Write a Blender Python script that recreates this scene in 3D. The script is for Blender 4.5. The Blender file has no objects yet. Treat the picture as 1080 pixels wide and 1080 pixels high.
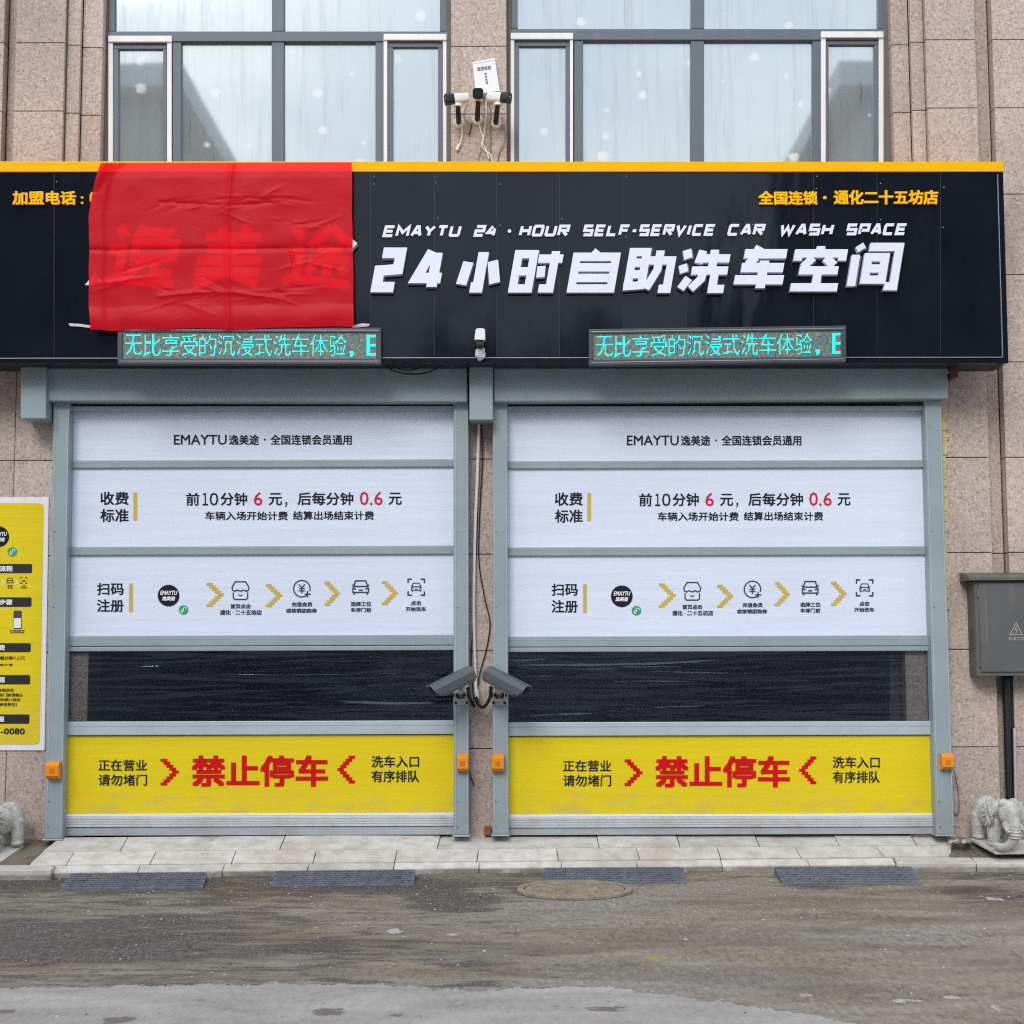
import bpy, bmesh, math, random
import numpy as np
from mathutils import Vector, Matrix, noise as mnoise
R_ = math.radians
random.seed(7)
SC = bpy.context.scene
COL = SC.collection

# ------------------------------------------------------------------ camera
F_PX, D_CAM, H_CAM = 1600.0, 11.7, 1.57
PITCH, ROLL = math.atan(150 / 1600.0), R_(0.19)
CAM = Vector((0, -D_CAM, H_CAM))
FW = Vector((0, math.cos(PITCH), math.sin(PITCH)))
U0 = Vector((0, -math.sin(PITCH), math.cos(PITCH)))
R0 = Vector((1, 0, 0))
RT = R0 * math.cos(ROLL) - U0 * math.sin(ROLL)
UP = U0 * math.cos(ROLL) + R0 * math.sin(ROLL)
cd = bpy.data.cameras.new('camera')
cam = bpy.data.objects.new('camera', cd)
COL.objects.link(cam)
cam.matrix_world = Matrix(((RT.x, UP.x, -FW.x, CAM.x), (RT.y, UP.y, -FW.y, CAM.y), (RT.z, UP.z, -FW.z, CAM.z), (0, 0, 0, 1)))
cd.sensor_width = 36
cd.lens = F_PX / 1080 * 36
cd.clip_end = 800
SC.camera = cam

# ------------------------------------------------------------------ light
SUN_EL, SUN_AZ = 36, 196          # azimuth: 180 = straight from behind the camera
world = bpy.data.worlds.new("World")
SC.world = world
world.use_nodes = True
wn, wl = world.node_tree.nodes, world.node_tree.links
wn.clear()
wo = wn.new('ShaderNodeOutputWorld'); bg = wn.new('ShaderNodeBackground')
sky = wn.new('ShaderNodeTexSky'); sky.sky_type = 'NISHITA'; sky.sun_disc = False
sky.sun_elevation = R_(SUN_EL); sky.sun_rotation = R_(SUN_AZ)
sky.dust_density = 3.0
tc = wn.new('ShaderNodeTexCoord'); mp = wn.new('ShaderNodeMapping'); mp.inputs['Scale'].default_value = (1, 1, 2.2)
nz = wn.new('ShaderNodeTexNoise'); nz.inputs['Scale'].default_value = 3.2; nz.inputs['Detail'].default_value = 6
rp = wn.new('ShaderNodeValToRGB')
rp.color_ramp.elements[0].position = .32; rp.color_ramp.elements[0].color = (.62, .62, .62, 1)
rp.color_ramp.elements[1].position = .62; rp.color_ramp.elements[1].color = (.97, .97, .97, 1)
mx = wn.new('ShaderNodeMix'); mx.data_type = 'RGBA'
cn = wn.new('ShaderNodeTexNoise'); cn.inputs['Scale'].default_value = 2.6; cn.inputs['Detail'].default_value = 7; cn.inputs['Distortion'].default_value = .4
cr = wn.new('ShaderNodeValToRGB')                       # cloud deck: grey bellies, pale tops
cr.color_ramp.elements[0].position = .36; cr.color_ramp.elements[0].color = (.60, .67, .78, 1)
cr.color_ramp.elements[1].position = .62; cr.color_ramp.elements[1].color = (1, 1, 1, 1)
cm_ = wn.new('ShaderNodeMix'); cm_.data_type = 'RGBA'; cm_.blend_type = 'MULTIPLY'; cm_.inputs[0].default_value = 1
cm_.inputs[6].default_value = (10.4, 10.7, 11.3, 1)
wl.new(cn.outputs['Fac'], cr.inputs[0]); wl.new(cr.outputs[0], cm_.inputs[7]); wl.new(cm_.outputs[2], mx.inputs[7])
wl.new(tc.outputs['Generated'], mp.inputs[0]); wl.new(mp.outputs[0], nz.inputs['Vector']); wl.new(mp.outputs[0], cn.inputs['Vector'])
wl.new(nz.outputs['Fac'], rp.inputs[0]); wl.new(rp.outputs[0], mx.inputs[0])
wl.new(sky.outputs[0], mx.inputs[6]); wl.new(mx.outputs[2], bg.inputs[0])
bg.inputs[1].default_value = 0.108
wl.new(bg.outputs[0], wo.inputs[0])
sl = bpy.data.lights.new('sun', 'SUN'); sl.energy = 1.25; sl.angle = R_(25); sl.color = (1, .96, .9)
so = bpy.data.objects.new('sun', sl); COL.objects.link(so)
_az = R_(SUN_AZ)
sdir = Vector((math.sin(_az) * math.cos(R_(SUN_EL)), math.cos(_az) * math.cos(R_(SUN_EL)), math.sin(R_(SUN_EL))))
so.rotation_euler = (-sdir).to_track_quat('-Z', 'Y').to_euler()
so.location = sdir * 60
vs = SC.view_settings
vs.view_transform = 'Standard'; vs.look = 'None'; vs.gamma = 1; vs.exposure = 0.45
SC.cycles.max_bounces = 8
SC.cycles.transparent_max_bounces = 12
SC.cycles.use_denoising = False
SC.cycles.filter_width = 1.1

# ------------------------------------------------------------------ projection of photo coordinates on real planes
def ray(u, v):
    return FW + RT * ((u - 540) / F_PX) - UP * ((v - 540) / F_PX)
def P(u, v, Y=0.0):
    d = ray(u, v); return CAM + d * ((Y - CAM.y) / d.y)
def PG(u, v, z=0.0):
    d = ray(u, v); return CAM + d * ((z - CAM.z) / d.z)
def X(u, v, Y=0.0): return P(u, v, Y).x
def Z(v, Y=0.0, u=540): return P(u, v, Y).z

# ------------------------------------------------------------------ mesh helpers
class MB:
    def __init__(s): s.v = []; s.f = []
    def add(s, vs, fs):
        b = len(s.v); s.v += [Vector(p) for p in vs]; s.f += [[b + i for i in f] for f in fs]
    def box(s, x0, x1, y0, y1, z0, z1):
        if x0 > x1: x0, x1 = x1, x0
        if y0 > y1: y0, y1 = y1, y0
        if z0 > z1: z0, z1 = z1, z0
        s.add([(x0,y0,z0),(x1,y0,z0),(x1,y1,z0),(x0,y1,z0),(x0,y0,z1),(x1,y0,z1),(x1,y1,z1),(x0,y1,z1)],
              [(0,1,5,4),(1,2,6,5),(2,3,7,6),(3,0,4,7),(4,5,6,7),(3,2,1,0)])
        return s
    def prism(s, front, back):
        n = len(front)
        s.add(list(front) + list(back), [list(range(n)), list(range(2*n-1, n-1, -1))] + [(i, n+i, n+(i+1) % n, (i+1) % n) for i in range(n)])
        return s
    def px(s, pts, yf, yb):
        fr = [P(u, v, yf) for u, v in pts]
        return s.prism(fr, [Vector((p.x, yb, p.z)) for p in fr])
    def rect(s, u0, v0, u1, v1, yf, yb): return s.px([(u0,v0),(u1,v0),(u1,v1),(u0,v1)], yf, yb)
    def flat(s, pts, Y):
        s.add([P(u, v, Y) for u, v in pts], [list(range(len(pts)))]); return s
    def tube(s, path, r, n=8, cap=True):
        path = [Vector(p) for p in path]; rings = []; m = len(path)
        rr = r if isinstance(r, (list, tuple)) else [r] * m
        prev = None
        for i, p in enumerate(path):
            t = (path[min(i+1, m-1)] - path[max(i-1, 0)])
            t = t.normalized() if t.length > 1e-9 else Vector((0,0,1))
            a = Vector((0,0,1)) if abs(t.z) < .9 else Vector((1,0,0))
            if prev is None: nx = t.cross(a).normalized()
            else:
                nx = prev - t * prev.dot(t)
                nx = nx.normalized() if nx.length > 1e-6 else t.cross(a).normalized()
            prev = nx; ny = t.cross(nx)
            rings.append([p + (nx * math.cos(k*2*math.pi/n) + ny * math.sin(k*2*math.pi/n)) * rr[i] for k in range(n)])
        vs_ = [q for rg in rings for q in rg]; fs = []
        for i in range(m-1):
            for k in range(n):
                fs.append((i*n+k, i*n+(k+1) % n, (i+1)*n+(k+1) % n, (i+1)*n+k))
        if cap: fs += [list(range(n-1, -1, -1)), [(m-1)*n+k for k in range(n)]]
        s.add(vs_, fs); return s
    def ball(s, c, r, seg=12, rings=8, rot=None):
        c = Vector(c); r = Vector((r, r, r)) if isinstance(r, (int, float)) else Vector(r)
        vs_ = []; fs = []
        for i in range(rings+1):
            th = math.pi * i / rings
            for k in range(seg):
                ph = 2*math.pi*k/seg
                q = Vector((r.x*math.sin(th)*math.cos(ph), r.y*math.sin(th)*math.sin(ph), r.z*math.cos(th)))
                if rot is not None: q = rot @ q
                vs_.append(c + q)
        for i in range(rings):
            for k in range(seg):
                fs.append((i*seg+k, (i+1)*seg+k, (i+1)*seg+(k+1) % seg, i*seg+(k+1) % seg))
        s.add(vs_, fs); return s
    def obox(s, c, ax, ay, az, hx, hy, hz):
        c = Vector(c); vs_ = []
        for k in (-1, 1):
            for i, j in ((-1,-1),(1,-1),(1,1),(-1,1)): vs_.append(c + ax*hx*i + ay*hy*j + az*hz*k)
        s.add(vs_, [(0,3,2,1),(4,5,6,7),(0,1,5,4),(1,2,6,5),(2,3,7,6),(3,0,4,7)]); return s

def origin(o):
    t = Vector((0,0,0))
    while o is not None: t += o.location; o = o.parent
    return t
def link(name, me, parent=None): 
    o = bpy.data.objects.new(name, me); COL.objects.link(o)
    if parent is not None: o.parent = parent
    return o
def build(name, mb, mat, parent=None, bevel=0, smooth=False, recalc=True, seg=2):
    if parent is None:
        xs = [p.x for p in mb.v]; ys = [p.y for p in mb.v]; zs = [p.z for p in mb.v]
        org = Vector(((min(xs)+max(xs))/2, (min(ys)+max(ys))/2, min(zs)))
    else: org = origin(parent)
    me = bpy.data.meshes.new(name)
    me.from_pydata([tuple(p - org) for p in mb.v], [], mb.f)
    if recalc:
        bm = bmesh.new(); bm.from_mesh(me)
        bmesh.ops.remove_doubles(bm, verts=bm.verts, dist=1e-6)
        bmesh.ops.recalc_face_normals(bm, faces=bm.faces); bm.to_mesh(me); bm.free()
    me.materials.append(mat)
    if smooth:
        for p in me.polygons: p.use_smooth = True
    o = link(name, me, parent)
    if parent is None: o.location = org
    if bevel:
        b = o.modifiers.new('bevel', 'BEVEL'); b.width = bevel; b.segments = seg; b.limit_method = 'ANGLE'; b.angle_limit = R_(40)
        b.harden_normals = False
    return o
def pieces(name, mb, mat, parent, **kw):
    # one object per connected piece of the mesh
    par = list(range(len(mb.v)))
    def find(i):
        while par[i] != i: par[i] = par[par[i]]; i = par[i]
        return i
    for f in mb.f:
        a = find(f[0])
        for k in f[1:]: par[find(k)] = a
    grp = {}
    for f in mb.f: grp.setdefault(find(f[0]), []).append(f)
    out = []
    for fs in grp.values():
        ids = sorted({i for f in fs for i in f}); ix = {a: b for b, a in enumerate(ids)}
        m = MB(); m.v = [mb.v[i] for i in ids]; m.f = [[ix[i] for i in f] for f in fs]
        out.append(build(name, m, mat, parent, **kw))
    return out
def root(name, label, cat, loc, group=None):
    o = bpy.data.objects.new(name, None); COL.objects.link(o); o.location = Vector(loc); o.empty_display_size = .1
    o['label'] = label; o['category'] = cat
    if group: o['group'] = group
    return o
def tag(o, label, cat, group=None, kind=None):
    if label: o['label'] = label
    if cat: o['category'] = cat
    if group: o['group'] = group
    if kind: o['kind'] = kind
    return o

# ------------------------------------------------------------------ materials
def srgb(r, g, b):
    f = lambda c: (c/255/12.92) if c/255 <= .04045 else ((c/255+.055)/1.055)**2.4
    return (f(r), f(g), f(b), 1)
class M:
    def __init__(s, name):
        s.m = bpy.data.materials.new(name); s.m.use_nodes = True
        s.n = s.m.node_tree.nodes; s.l = s.m.node_tree.links
        s.b = s.n['Principled BSDF']; s.out = s.n['Material Output']
        s.tc = s.n.new('ShaderNodeTexCoord')
    def map(s, scale=(1,1,1), src='Object', loc=(0,0,0)):
        q = s.n.new('ShaderNodeMapping'); q.inputs['Scale'].default_value = scale; q.inputs['Location'].default_value = loc
        s.l.new(s.tc.outputs[src], q.inputs[0]); return q.outputs[0]
    def noise(s, scale, detail=4, rough=.55, vec=None, dist=0):
        q = s.n.new('ShaderNodeTexNoise'); q.inputs['Scale'].default_value = scale; q.inputs['Detail'].default_value = detail
        q.inputs['Roughness'].default_value = rough; q.inputs['Distortion'].default_value = dist
        s.l.new(vec if vec is not None else s.tc.outputs['Object'], q.inputs['Vector']); return q.outputs['Fac']
    def vor(s, scale, vec=None, feature='F1', out='Distance', rnd=1):
        q = s.n.new('ShaderNodeTexVoronoi'); q.inputs['Scale'].default_value = scale; q.feature = feature; q.inputs['Randomness'].default_value = rnd
        s.l.new(vec if vec is not None else s.tc.outputs['Object'], q.inputs['Vector']); return q.outputs[out]
    def ramp(s, fac, stops, interp='LINEAR'):
        q = s.n.new('ShaderNodeValToRGB'); e = q.color_ramp.elements; q.color_ramp.interpolation = interp
        while len(e) < len(stops): e.new(.5)
        for i, (p, c) in enumerate(stops):
            e[i].position = p; e[i].color = c if len(c) == 4 else (*c, 1)
        s.l.new(fac, q.inputs[0]); return q.outputs[0]
    def mix(s, fac, a, b, mode='MIX'):
        q = s.n.new('ShaderNodeMix'); q.data_type = 'RGBA'; q.blend_type = mode
        for i, x in ((0, fac), (6, a), (7, b)):
            if isinstance(x, (int, float)): q.inputs[i].default_value = x
            elif isinstance(x, tuple): q.inputs[i].default_value = x if len(x) == 4 else (*x, 1)
            else: s.l.new(x, q.inputs[i])
        return q.outputs[2]
    def math(s, op, a, b=0.0, c=None):
        q = s.n.new('ShaderNodeMath'); q.operation = op
        for i, x in ((0, a), (1, b), (2, c)):
            if x is None: continue
            if isinstance(x, (int, float)): q.inputs[i].default_value = x
            else: s.l.new(x, q.inputs[i])
        return q.outputs[0]
    def sep(s, vec=None):
        q = s.n.new('ShaderNodeSeparateXYZ'); s.l.new(vec if vec is not None else s.tc.outputs['Object'], q.inputs[0]); return q.outputs
    def rng(s, x, a, b, c=0.0, d=1.0):
        q = s.n.new('ShaderNodeMapRange'); q.interpolation_type = 'SMOOTHSTEP'; s.l.new(x, q.inputs[0])
        for i, k in enumerate((a, b, c, d)): q.inputs[1+i].default_value = k
        return q.outputs[0]
    def rand(s):
        q = s.n.new('ShaderNodeNewGeometry'); return q.outputs['Random Per Island']
    def col(s, x):
        if isinstance(x, tuple): s.b.inputs['Base Color'].default_value = x
        else: s.l.new(x, s.b.inputs['Base Color'])
    def bump(s, h, strength=.3, dist=.01, target=None):
        q = s.n.new('ShaderNodeBump'); q.inputs['Strength'].default_value = strength; q.inputs['Distance'].default_value = dist
        s.l.new(h, q.inputs['Height'])
        if target is None: s.l.new(q.outputs[0], s.b.inputs['Normal'])
        return q.outputs[0]
    def set(s, rough=.5, metal=0, spec=.5):
        if isinstance(rough, (int, float)): s.b.inputs['Roughness'].default_value = rough
        else: s.l.new(rough, s.b.inputs['Roughness'])
        s.b.inputs['Metallic'].default_value = metal; s.b.inputs['Specular IOR Level'].default_value = spec
        return s

def scale_c(c, k): return (c[0]*k, c[1]*k, c[2]*k, 1)
def simple(name, c, rough=.5, metal=0, var=.12, scale=6, bump=0, bscale=60, spec=.5):
    m = M(name); n = m.noise(scale, 5, .6)
    m.col(m.ramp(n, [(.25, scale_c(c, 1-var)), (.75, scale_c(c, 1+var))]))
    m.set(rough, metal, spec)
    if bump: m.bump(m.noise(bscale, 4), bump, .004)
    return m.m

def granite_mat():
    m = M('speckled granite')
    a = m.noise(48, 3, .75); b = m.vor(74, out='Color'); big = m.noise(1.3, 4)
    sp = m.n.new('ShaderNodeSeparateColor'); m.l.new(b, sp.inputs[0])
    c = m.ramp(sp.outputs[0], [(0, (.17,.135,.12)), (.10, (.25,.20,.175)), (.20, (.43,.345,.30)), (.7, (.52,.425,.375)), (.90, (.62,.53,.48)), (1, (.72,.65,.60))])
    c2 = m.ramp(a, [(.32, (.33,.265,.235)), (.46, (.475,.392,.348)), (.66, (.60,.515,.468))])
    c = m.mix(.55, c, c2)
    c = m.mix(1.0, c, m.ramp(big, [(.3, (.86,.85,.85)), (.7, (1.06,1.05,1.04))]), 'MULTIPLY')
    c = m.mix(1.0, c, m.ramp(m.rand(), [(0, (.9,.895,.89)), (1, (1.08,1.075,1.07))]), 'MULTIPLY')
    st = m.noise(2.0, 5, .6, m.map((3.5, 3.5, .35)))
    c = m.mix(m.rng(st, .56, .80, 0, .30), c, (.15,.125,.11))
    m.col(c); m.set(.72, 0, .35); m.bump(a, .25, .004); return m.m
GRANITE = granite_mat()
GROUT = simple('dark joint', (.16,.135,.12,1), .9)
PLASTER = simple('dark render', (.12,.11,.105,1), .9)

def painted(name, c, rough=.42, dirt=.25):
    m = M(name); n = m.noise(3, 5, .6); st = m.noise(2.5, 5, .65, m.map((5, 5, .5)))
    cc = m.ramp(n, [(.3, scale_c(c, .92)), (.7, scale_c(c, 1.06))])
    cc = m.mix(m.rng(st, .52, .78, 0, dirt), cc, (.30,.28,.25))
    ge = m.n.new('ShaderNodeNewGeometry'); pz = m.sep(ge.outputs['Position'])[2]
    cc = m.mix(m.math('MULTIPLY', m.rng(pz, .75, .15), m.rng(m.noise(6, 7, .75), .40, .68, 0, .5)), cc, (.27,.235,.19))
    sc_ = m.noise(14, 5, .8, m.map((3.5, 3.5, .5), loc=(2, 5, 1)))
    cc = m.mix(m.rng(sc_, .66, .72, 0, .35), cc, scale_c(c, .55))
    m.col(cc); m.set(m.ramp(n, [(0, (rough-.08,)*3), (1, (rough+.12,)*3)]), 0, .45)
    m.bump(m.noise(35, 3), .03, .003); return m.m
STEEL = painted('grey blue coated steel', (.285,.352,.385,1))
ALU = painted('brushed aluminium strip', (.42,.48,.52,1), .38, .12)
ALUL = painted('pale aluminium bar', (.58,.61,.64,1), .35, .12)
SEALR = painted('grey rubber seal', (.36,.42,.455,1), .5)
WFRAME = painted('slate window frame', (.105,.135,.17,1), .45, .18)
WHITEP = painted('white window sash', (.78,.78,.78,1), .4, .18)

def vinyl(name, c, rough=.42):
    m = M(name)
    lo = m.noise(1.6, 3, .5, m.map((.35, 1, 2.2)))
    wr = m.noise(3.0, 5, .55, m.map((.30, 1, 3.4)))
    fine = m.noise(14, 4, .6, m.map((.25, 1, 4.5)))
    c1 = m.ramp(lo, [(.3, scale_c(c, .965)), (.7, scale_c(c, 1.02))])
    dirt = m.noise(5, 6, .7)
    c1 = m.mix(m.rng(dirt, .60, .85, 0, .16), c1, (.33,.31,.28))
    zc = m.sep()[2]; gr_ = m.math('MULTIPLY', m.rng(zc, .42, .12), m.rng(m.noise(7, 7, .75, m.map((.7, 1, 1.2))), .42, .66, 0, .34))
    c1 = m.mix(gr_, c1, (.34,.29,.22))
    m.col(c1); m.set(rough, 0, .22)
    h = m.math('ADD', m.math('MULTIPLY', wr, 1.0), m.math('MULTIPLY', fine, .03))
    m.bump(h, .28, .026); return m.m
WVINYL = vinyl('white printed vinyl', (.70,.76,.905,1))
YVINYL = vinyl('yellow printed vinyl', (.76,.60,.012,1))
INK = simple('navy black print', (.012,.014,.03,1), .45, var=.1, spec=.15)
REDINK = simple('red print', (.60,.006,.01,1), .45, var=.08, spec=.15)
PRICEINK = simple('crimson print', (.60,.015,.05,1), .45, var=.08, spec=.15)
GOLD = simple('ochre print', (.58,.42,.07,1), .5, var=.1)
GREEN = simple('green print', (.02,.33,.14,1), .5)
WPRINT = simple('white print', (.8,.8,.82,1), .5, var=.03)
LBLUE = simple('navy outline print', (.03,.035,.075,1), .45, var=.1)

def clear_vinyl():
    m = M('clear flexible vinyl'); m.n.remove(m.b)
    w1 = m.noise(1.8, 2, .45, m.map((.30, 1, 5.0)), 0.6)
    w2 = m.noise(7, 4, .55, m.map((.22, 1, 5.0)))
    h = m.math('ADD', w1, m.math('MULTIPLY', w2, .07))
    bp = m.n.new('ShaderNodeBump'); bp.inputs['Strength'].default_value = .58; bp.inputs['Distance'].default_value = .036
    m.l.new(h, bp.inputs['Height'])
    tr = m.n.new('ShaderNodeBsdfTransparent'); tr.inputs[0].default_value = (.95,.96,.97,1)
    gl = m.n.new('ShaderNodeBsdfGlossy'); gl.inputs['Roughness'].default_value = .06; gl.inputs[0].default_value = (.52,.60,.72,1)
    m.l.new(bp.outputs[0], gl.inputs['Normal'])
    fr = m.n.new('ShaderNodeFresnel'); fr.inputs[0].default_value = 1.6
    df = m.n.new('ShaderNodeBsdfDiffuse'); df.inputs[0].default_value = (.30,.40,.62,1)
    ms = m.n.new('ShaderNodeMixShader'); m.l.new(fr.outputs[0], ms.inputs[0]); m.l.new(tr.outputs[0], ms.inputs[1]); m.l.new(gl.outputs[0], ms.inputs[2])
    m2 = m.n.new('ShaderNodeMixShader'); m.l.new(m.rng(m.noise(6, 6, .7, m.map((.3,1,2.5))), .45, .8, .006, .03), m2.inputs[0])
    m.l.new(ms.outputs[0], m2.inputs[1]); m.l.new(df.outputs[0], m2.inputs[2]); m.l.new(m2.outputs[0], m.out.inputs[0])
    return m.m
CLEAR = clear_vinyl()

def window_glass():
    m = M('dusty mirrored glass'); m.n.remove(m.b)
    gl = m.n.new('ShaderNodeBsdfGlossy'); gl.inputs['Roughness'].default_value = .03; gl.inputs[0].default_value = (.72,.84,.88,1)
    df = m.n.new('ShaderNodeBsdfDiffuse'); df.inputs[0].default_value = (.055,.075,.085,1)
    du = m.n.new('ShaderNodeBsdfDiffuse')
    ms = m.n.new('ShaderNodeMixShader'); ms.inputs[0].default_value = .56
    m.l.new(df.outputs[0], ms.inputs[1]); m.l.new(gl.outputs[0], ms.inputs[2])
    bp = m.n.new('ShaderNodeBump'); bp.inputs['Strength'].default_value = .12; bp.inputs['Distance'].default_value = .004
    m.l.new(m.noise(1.1, 2), bp.inputs['Height']); m.l.new(bp.outputs[0], gl.inputs['Normal'])
    # run-off streaks and round pale spots on the pane
    st = m.noise(7, 6, .75, m.map((2.4, 1, .11)))
    sx_ = m.sep(); xz = m.n.new('ShaderNodeCombineXYZ'); m.l.new(sx_[0], xz.inputs[0]); m.l.new(sx_[2], xz.inputs[1])
    def v2(out):
        q = m.n.new('ShaderNodeTexVoronoi'); q.voronoi_dimensions = '2D'; q.inputs['Scale'].default_value = 3.4
        m.l.new(xz.outputs[0], q.inputs['Vector']); return q.outputs[out]
    spots = v2('Distance'); sz = v2('Color')
    ss = m.n.new('ShaderNodeSeparateColor'); m.l.new(sz, ss.inputs[0])
    on = m.math('GREATER_THAN', ss.outputs[0], .5)
    rad = m.math('MULTIPLY_ADD', ss.outputs[1], .13, .03)
    nz_ = m.math('MULTIPLY', m.math('SUBTRACT', m.noise(22, 4), .5), .16)
    dd = m.math('SUBTRACT', m.math('ADD', spots, nz_), rad)
    blob = m.math('MULTIPLY', m.rng(dd, -.09, .06, .36, 0.0), on)
    fac = m.math('ADD', m.rng(st, .42, .70, .20, .38), blob)
    dark = m.rng(m.noise(9, 5, .8, m.map((3.2, 1, .14), loc=(4, 0, 1))), .60, .72)
    c = m.mix(m.rng(blob, .02, .2), m.mix(dark, m.mix(m.rng(st, .45, .65), (.70,.75,.78), (.46,.50,.52)), (.10,.11,.12)), (.86,.90,.92)); m.l.new(c, du.inputs[0])
    m2 = m.n.new('ShaderNodeMixShader'); m.l.new(fac, m2.inputs[0]); m.l.new(ms.outputs[0], m2.inputs[1]); m.l.new(du.outputs[0], m2.inputs[2])
    m.l.new(m2.outputs[0], m.out.inputs[0]); return m.m
GLASS = window_glass()

def sign_mat():
    m = M('glossy black sign panel')
    n = m.noise(2, 5, .6); dust = m.noise(4, 6, .7, m.map((1.5, 1, .6)))
    c = m.ramp(n, [(.3, (.004,.006,.011)), (.7, (.007,.009,.016))])
    c = m.mix(m.rng(dust, .58, .85, 0, .06), c, (.16,.15,.14))
    m.col(c); m.set(m.ramp(dust, [(.3, (.05,)*3), (.8, (.14,)*3)]), 0, .30); m.b.inputs['Specular Tint'].default_value = (.80,.90,1.0,1)
    m.bump(m.noise(2.1, 3, .5, m.map((1.4, 1, .5))), .20, .02); return m.m
SIGNB = sign_mat()
YTRIM = simple('amber trim', (.90,.46,.001,1), .5, var=.05, spec=.12)
YLETTER = simple('amber letter', (.92,.50,.001,1), .5, var=.04, spec=.12)
WLETTER = simple('white acrylic letter', (.76,.78,.88,1), .35, var=.03)
LETSIDE = simple('grey letter side', (.20,.22,.26,1), .45)
SILVER = simple('thin silver edging', (.34,.36,.40,1), .35, .6)
BLACKP = simple('black plastic', (.012,.012,.014,1), .45, var=.2)
DKFRAME = simple('charcoal display frame', (.05,.06,.075,1), .42, var=.15)
WPLAST = simple('white plastic', (.78,.79,.80,1), .4, var=.03)
GALV = simple('galvanised bracket', (.45,.47,.49,1), .35, .7, var=.25, scale=30)
ORANGE = simple('orange yellow plastic', (.80,.27,.006,1), .4, var=.05)
CABM = painted('weathered grey brown cabinet', (.115,.108,.098,1), .5, .3)
CABD = painted('grey cabinet door', (.105,.11,.112,1), .45, .25)
CABLEB = simple('black cable', (.012,.012,.012,1), .5)
CABLEW = simple('white conduit', (.75,.75,.73,1), .45, var=.06)
CABLEG = simple('grey brown wire', (.16,.14,.12,1), .6)
RUST = simple('rusty iron', (.12,.045,.022,1), .85, var=.4, scale=40)
BRICK = simple('red brick', (.27,.085,.05,1), .9, var=.3, scale=30, bump=.4)
FOAM = simple('pale yellow foam', (.62,.52,.24,1), .9, var=.15, scale=20, bump=.4)
PLASTIC_BAG = simple('crinkled clear film', (.6,.64,.68,1), .22, var=.25, scale=30, bump=.6, bscale=40)
PAPER = simple('white scrap', (.62,.62,.60,1), .8)
CHARC = simple('charcoal camera shell', (.075,.092,.105,1), .4, var=.1)

def statue_mat():
    m = M('carved pale stone'); n = m.noise(22, 6, .65); b = m.noise(4, 4); f = m.vor(160, out='Distance')
    c = m.ramp(n, [(.3, (.34,.335,.31)), (.55, (.52,.515,.485)), (.75, (.64,.635,.60))])
    c = m.mix(m.rng(b, .45, .75, 0, .45), c, (.33,.33,.295))
    g = m.n.new('ShaderNodeNewGeometry')
    m.col(c); m.set(.85, 0, .3); m.bump(m.math('ADD', n, m.math('MULTIPLY', f, .6)), .7, .008); return m.m
STONE = statue_mat()

def slab_mat():
    m = M('worn pale paving stone'); n = m.noise(9, 7, .65); b = m.noise(1.6, 5, .6); f = m.noise(120, 3)
    c = m.ramp(n, [(.28, (.42,.395,.36)), (.52, (.58,.56,.525)), (.75, (.69,.675,.65))])
    c = m.mix(1.0, c, m.ramp(m.rand(), [(0, (.86,.855,.84)), (1, (1.06,1.06,1.06))]), 'MULTIPLY')
    c = m.mix(m.rng(b, .50, .74, 0, .62), c, (.36,.31,.26))
    c = m.mix(m.rng(m.noise(5, 6, .7, m.map((.6,1,1), loc=(3,1,0))), .60, .75, 0, .6), c, (.17,.15,.13))
    ge = m.n.new('ShaderNodeNewGeometry'); pz = m.sep(ge.outputs['Position'])[2]
    c = m.mix(m.math('MULTIPLY', m.rng(pz, .047, .020), m.rng(m.noise(7, 6, .7, m.map((.5, 1, 1))), .30, .60, .30, .92)), c, m.mix(m.noise(30, 4, .7), (.13,.11,.09), (.24,.215,.18)))
    m.col(c); m.set(.8, 0, .3); m.bump(m.math('ADD', n, m.math('MULTIPLY', f, .3)), .35, .006); return m.m
SLAB = slab_mat()

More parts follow.
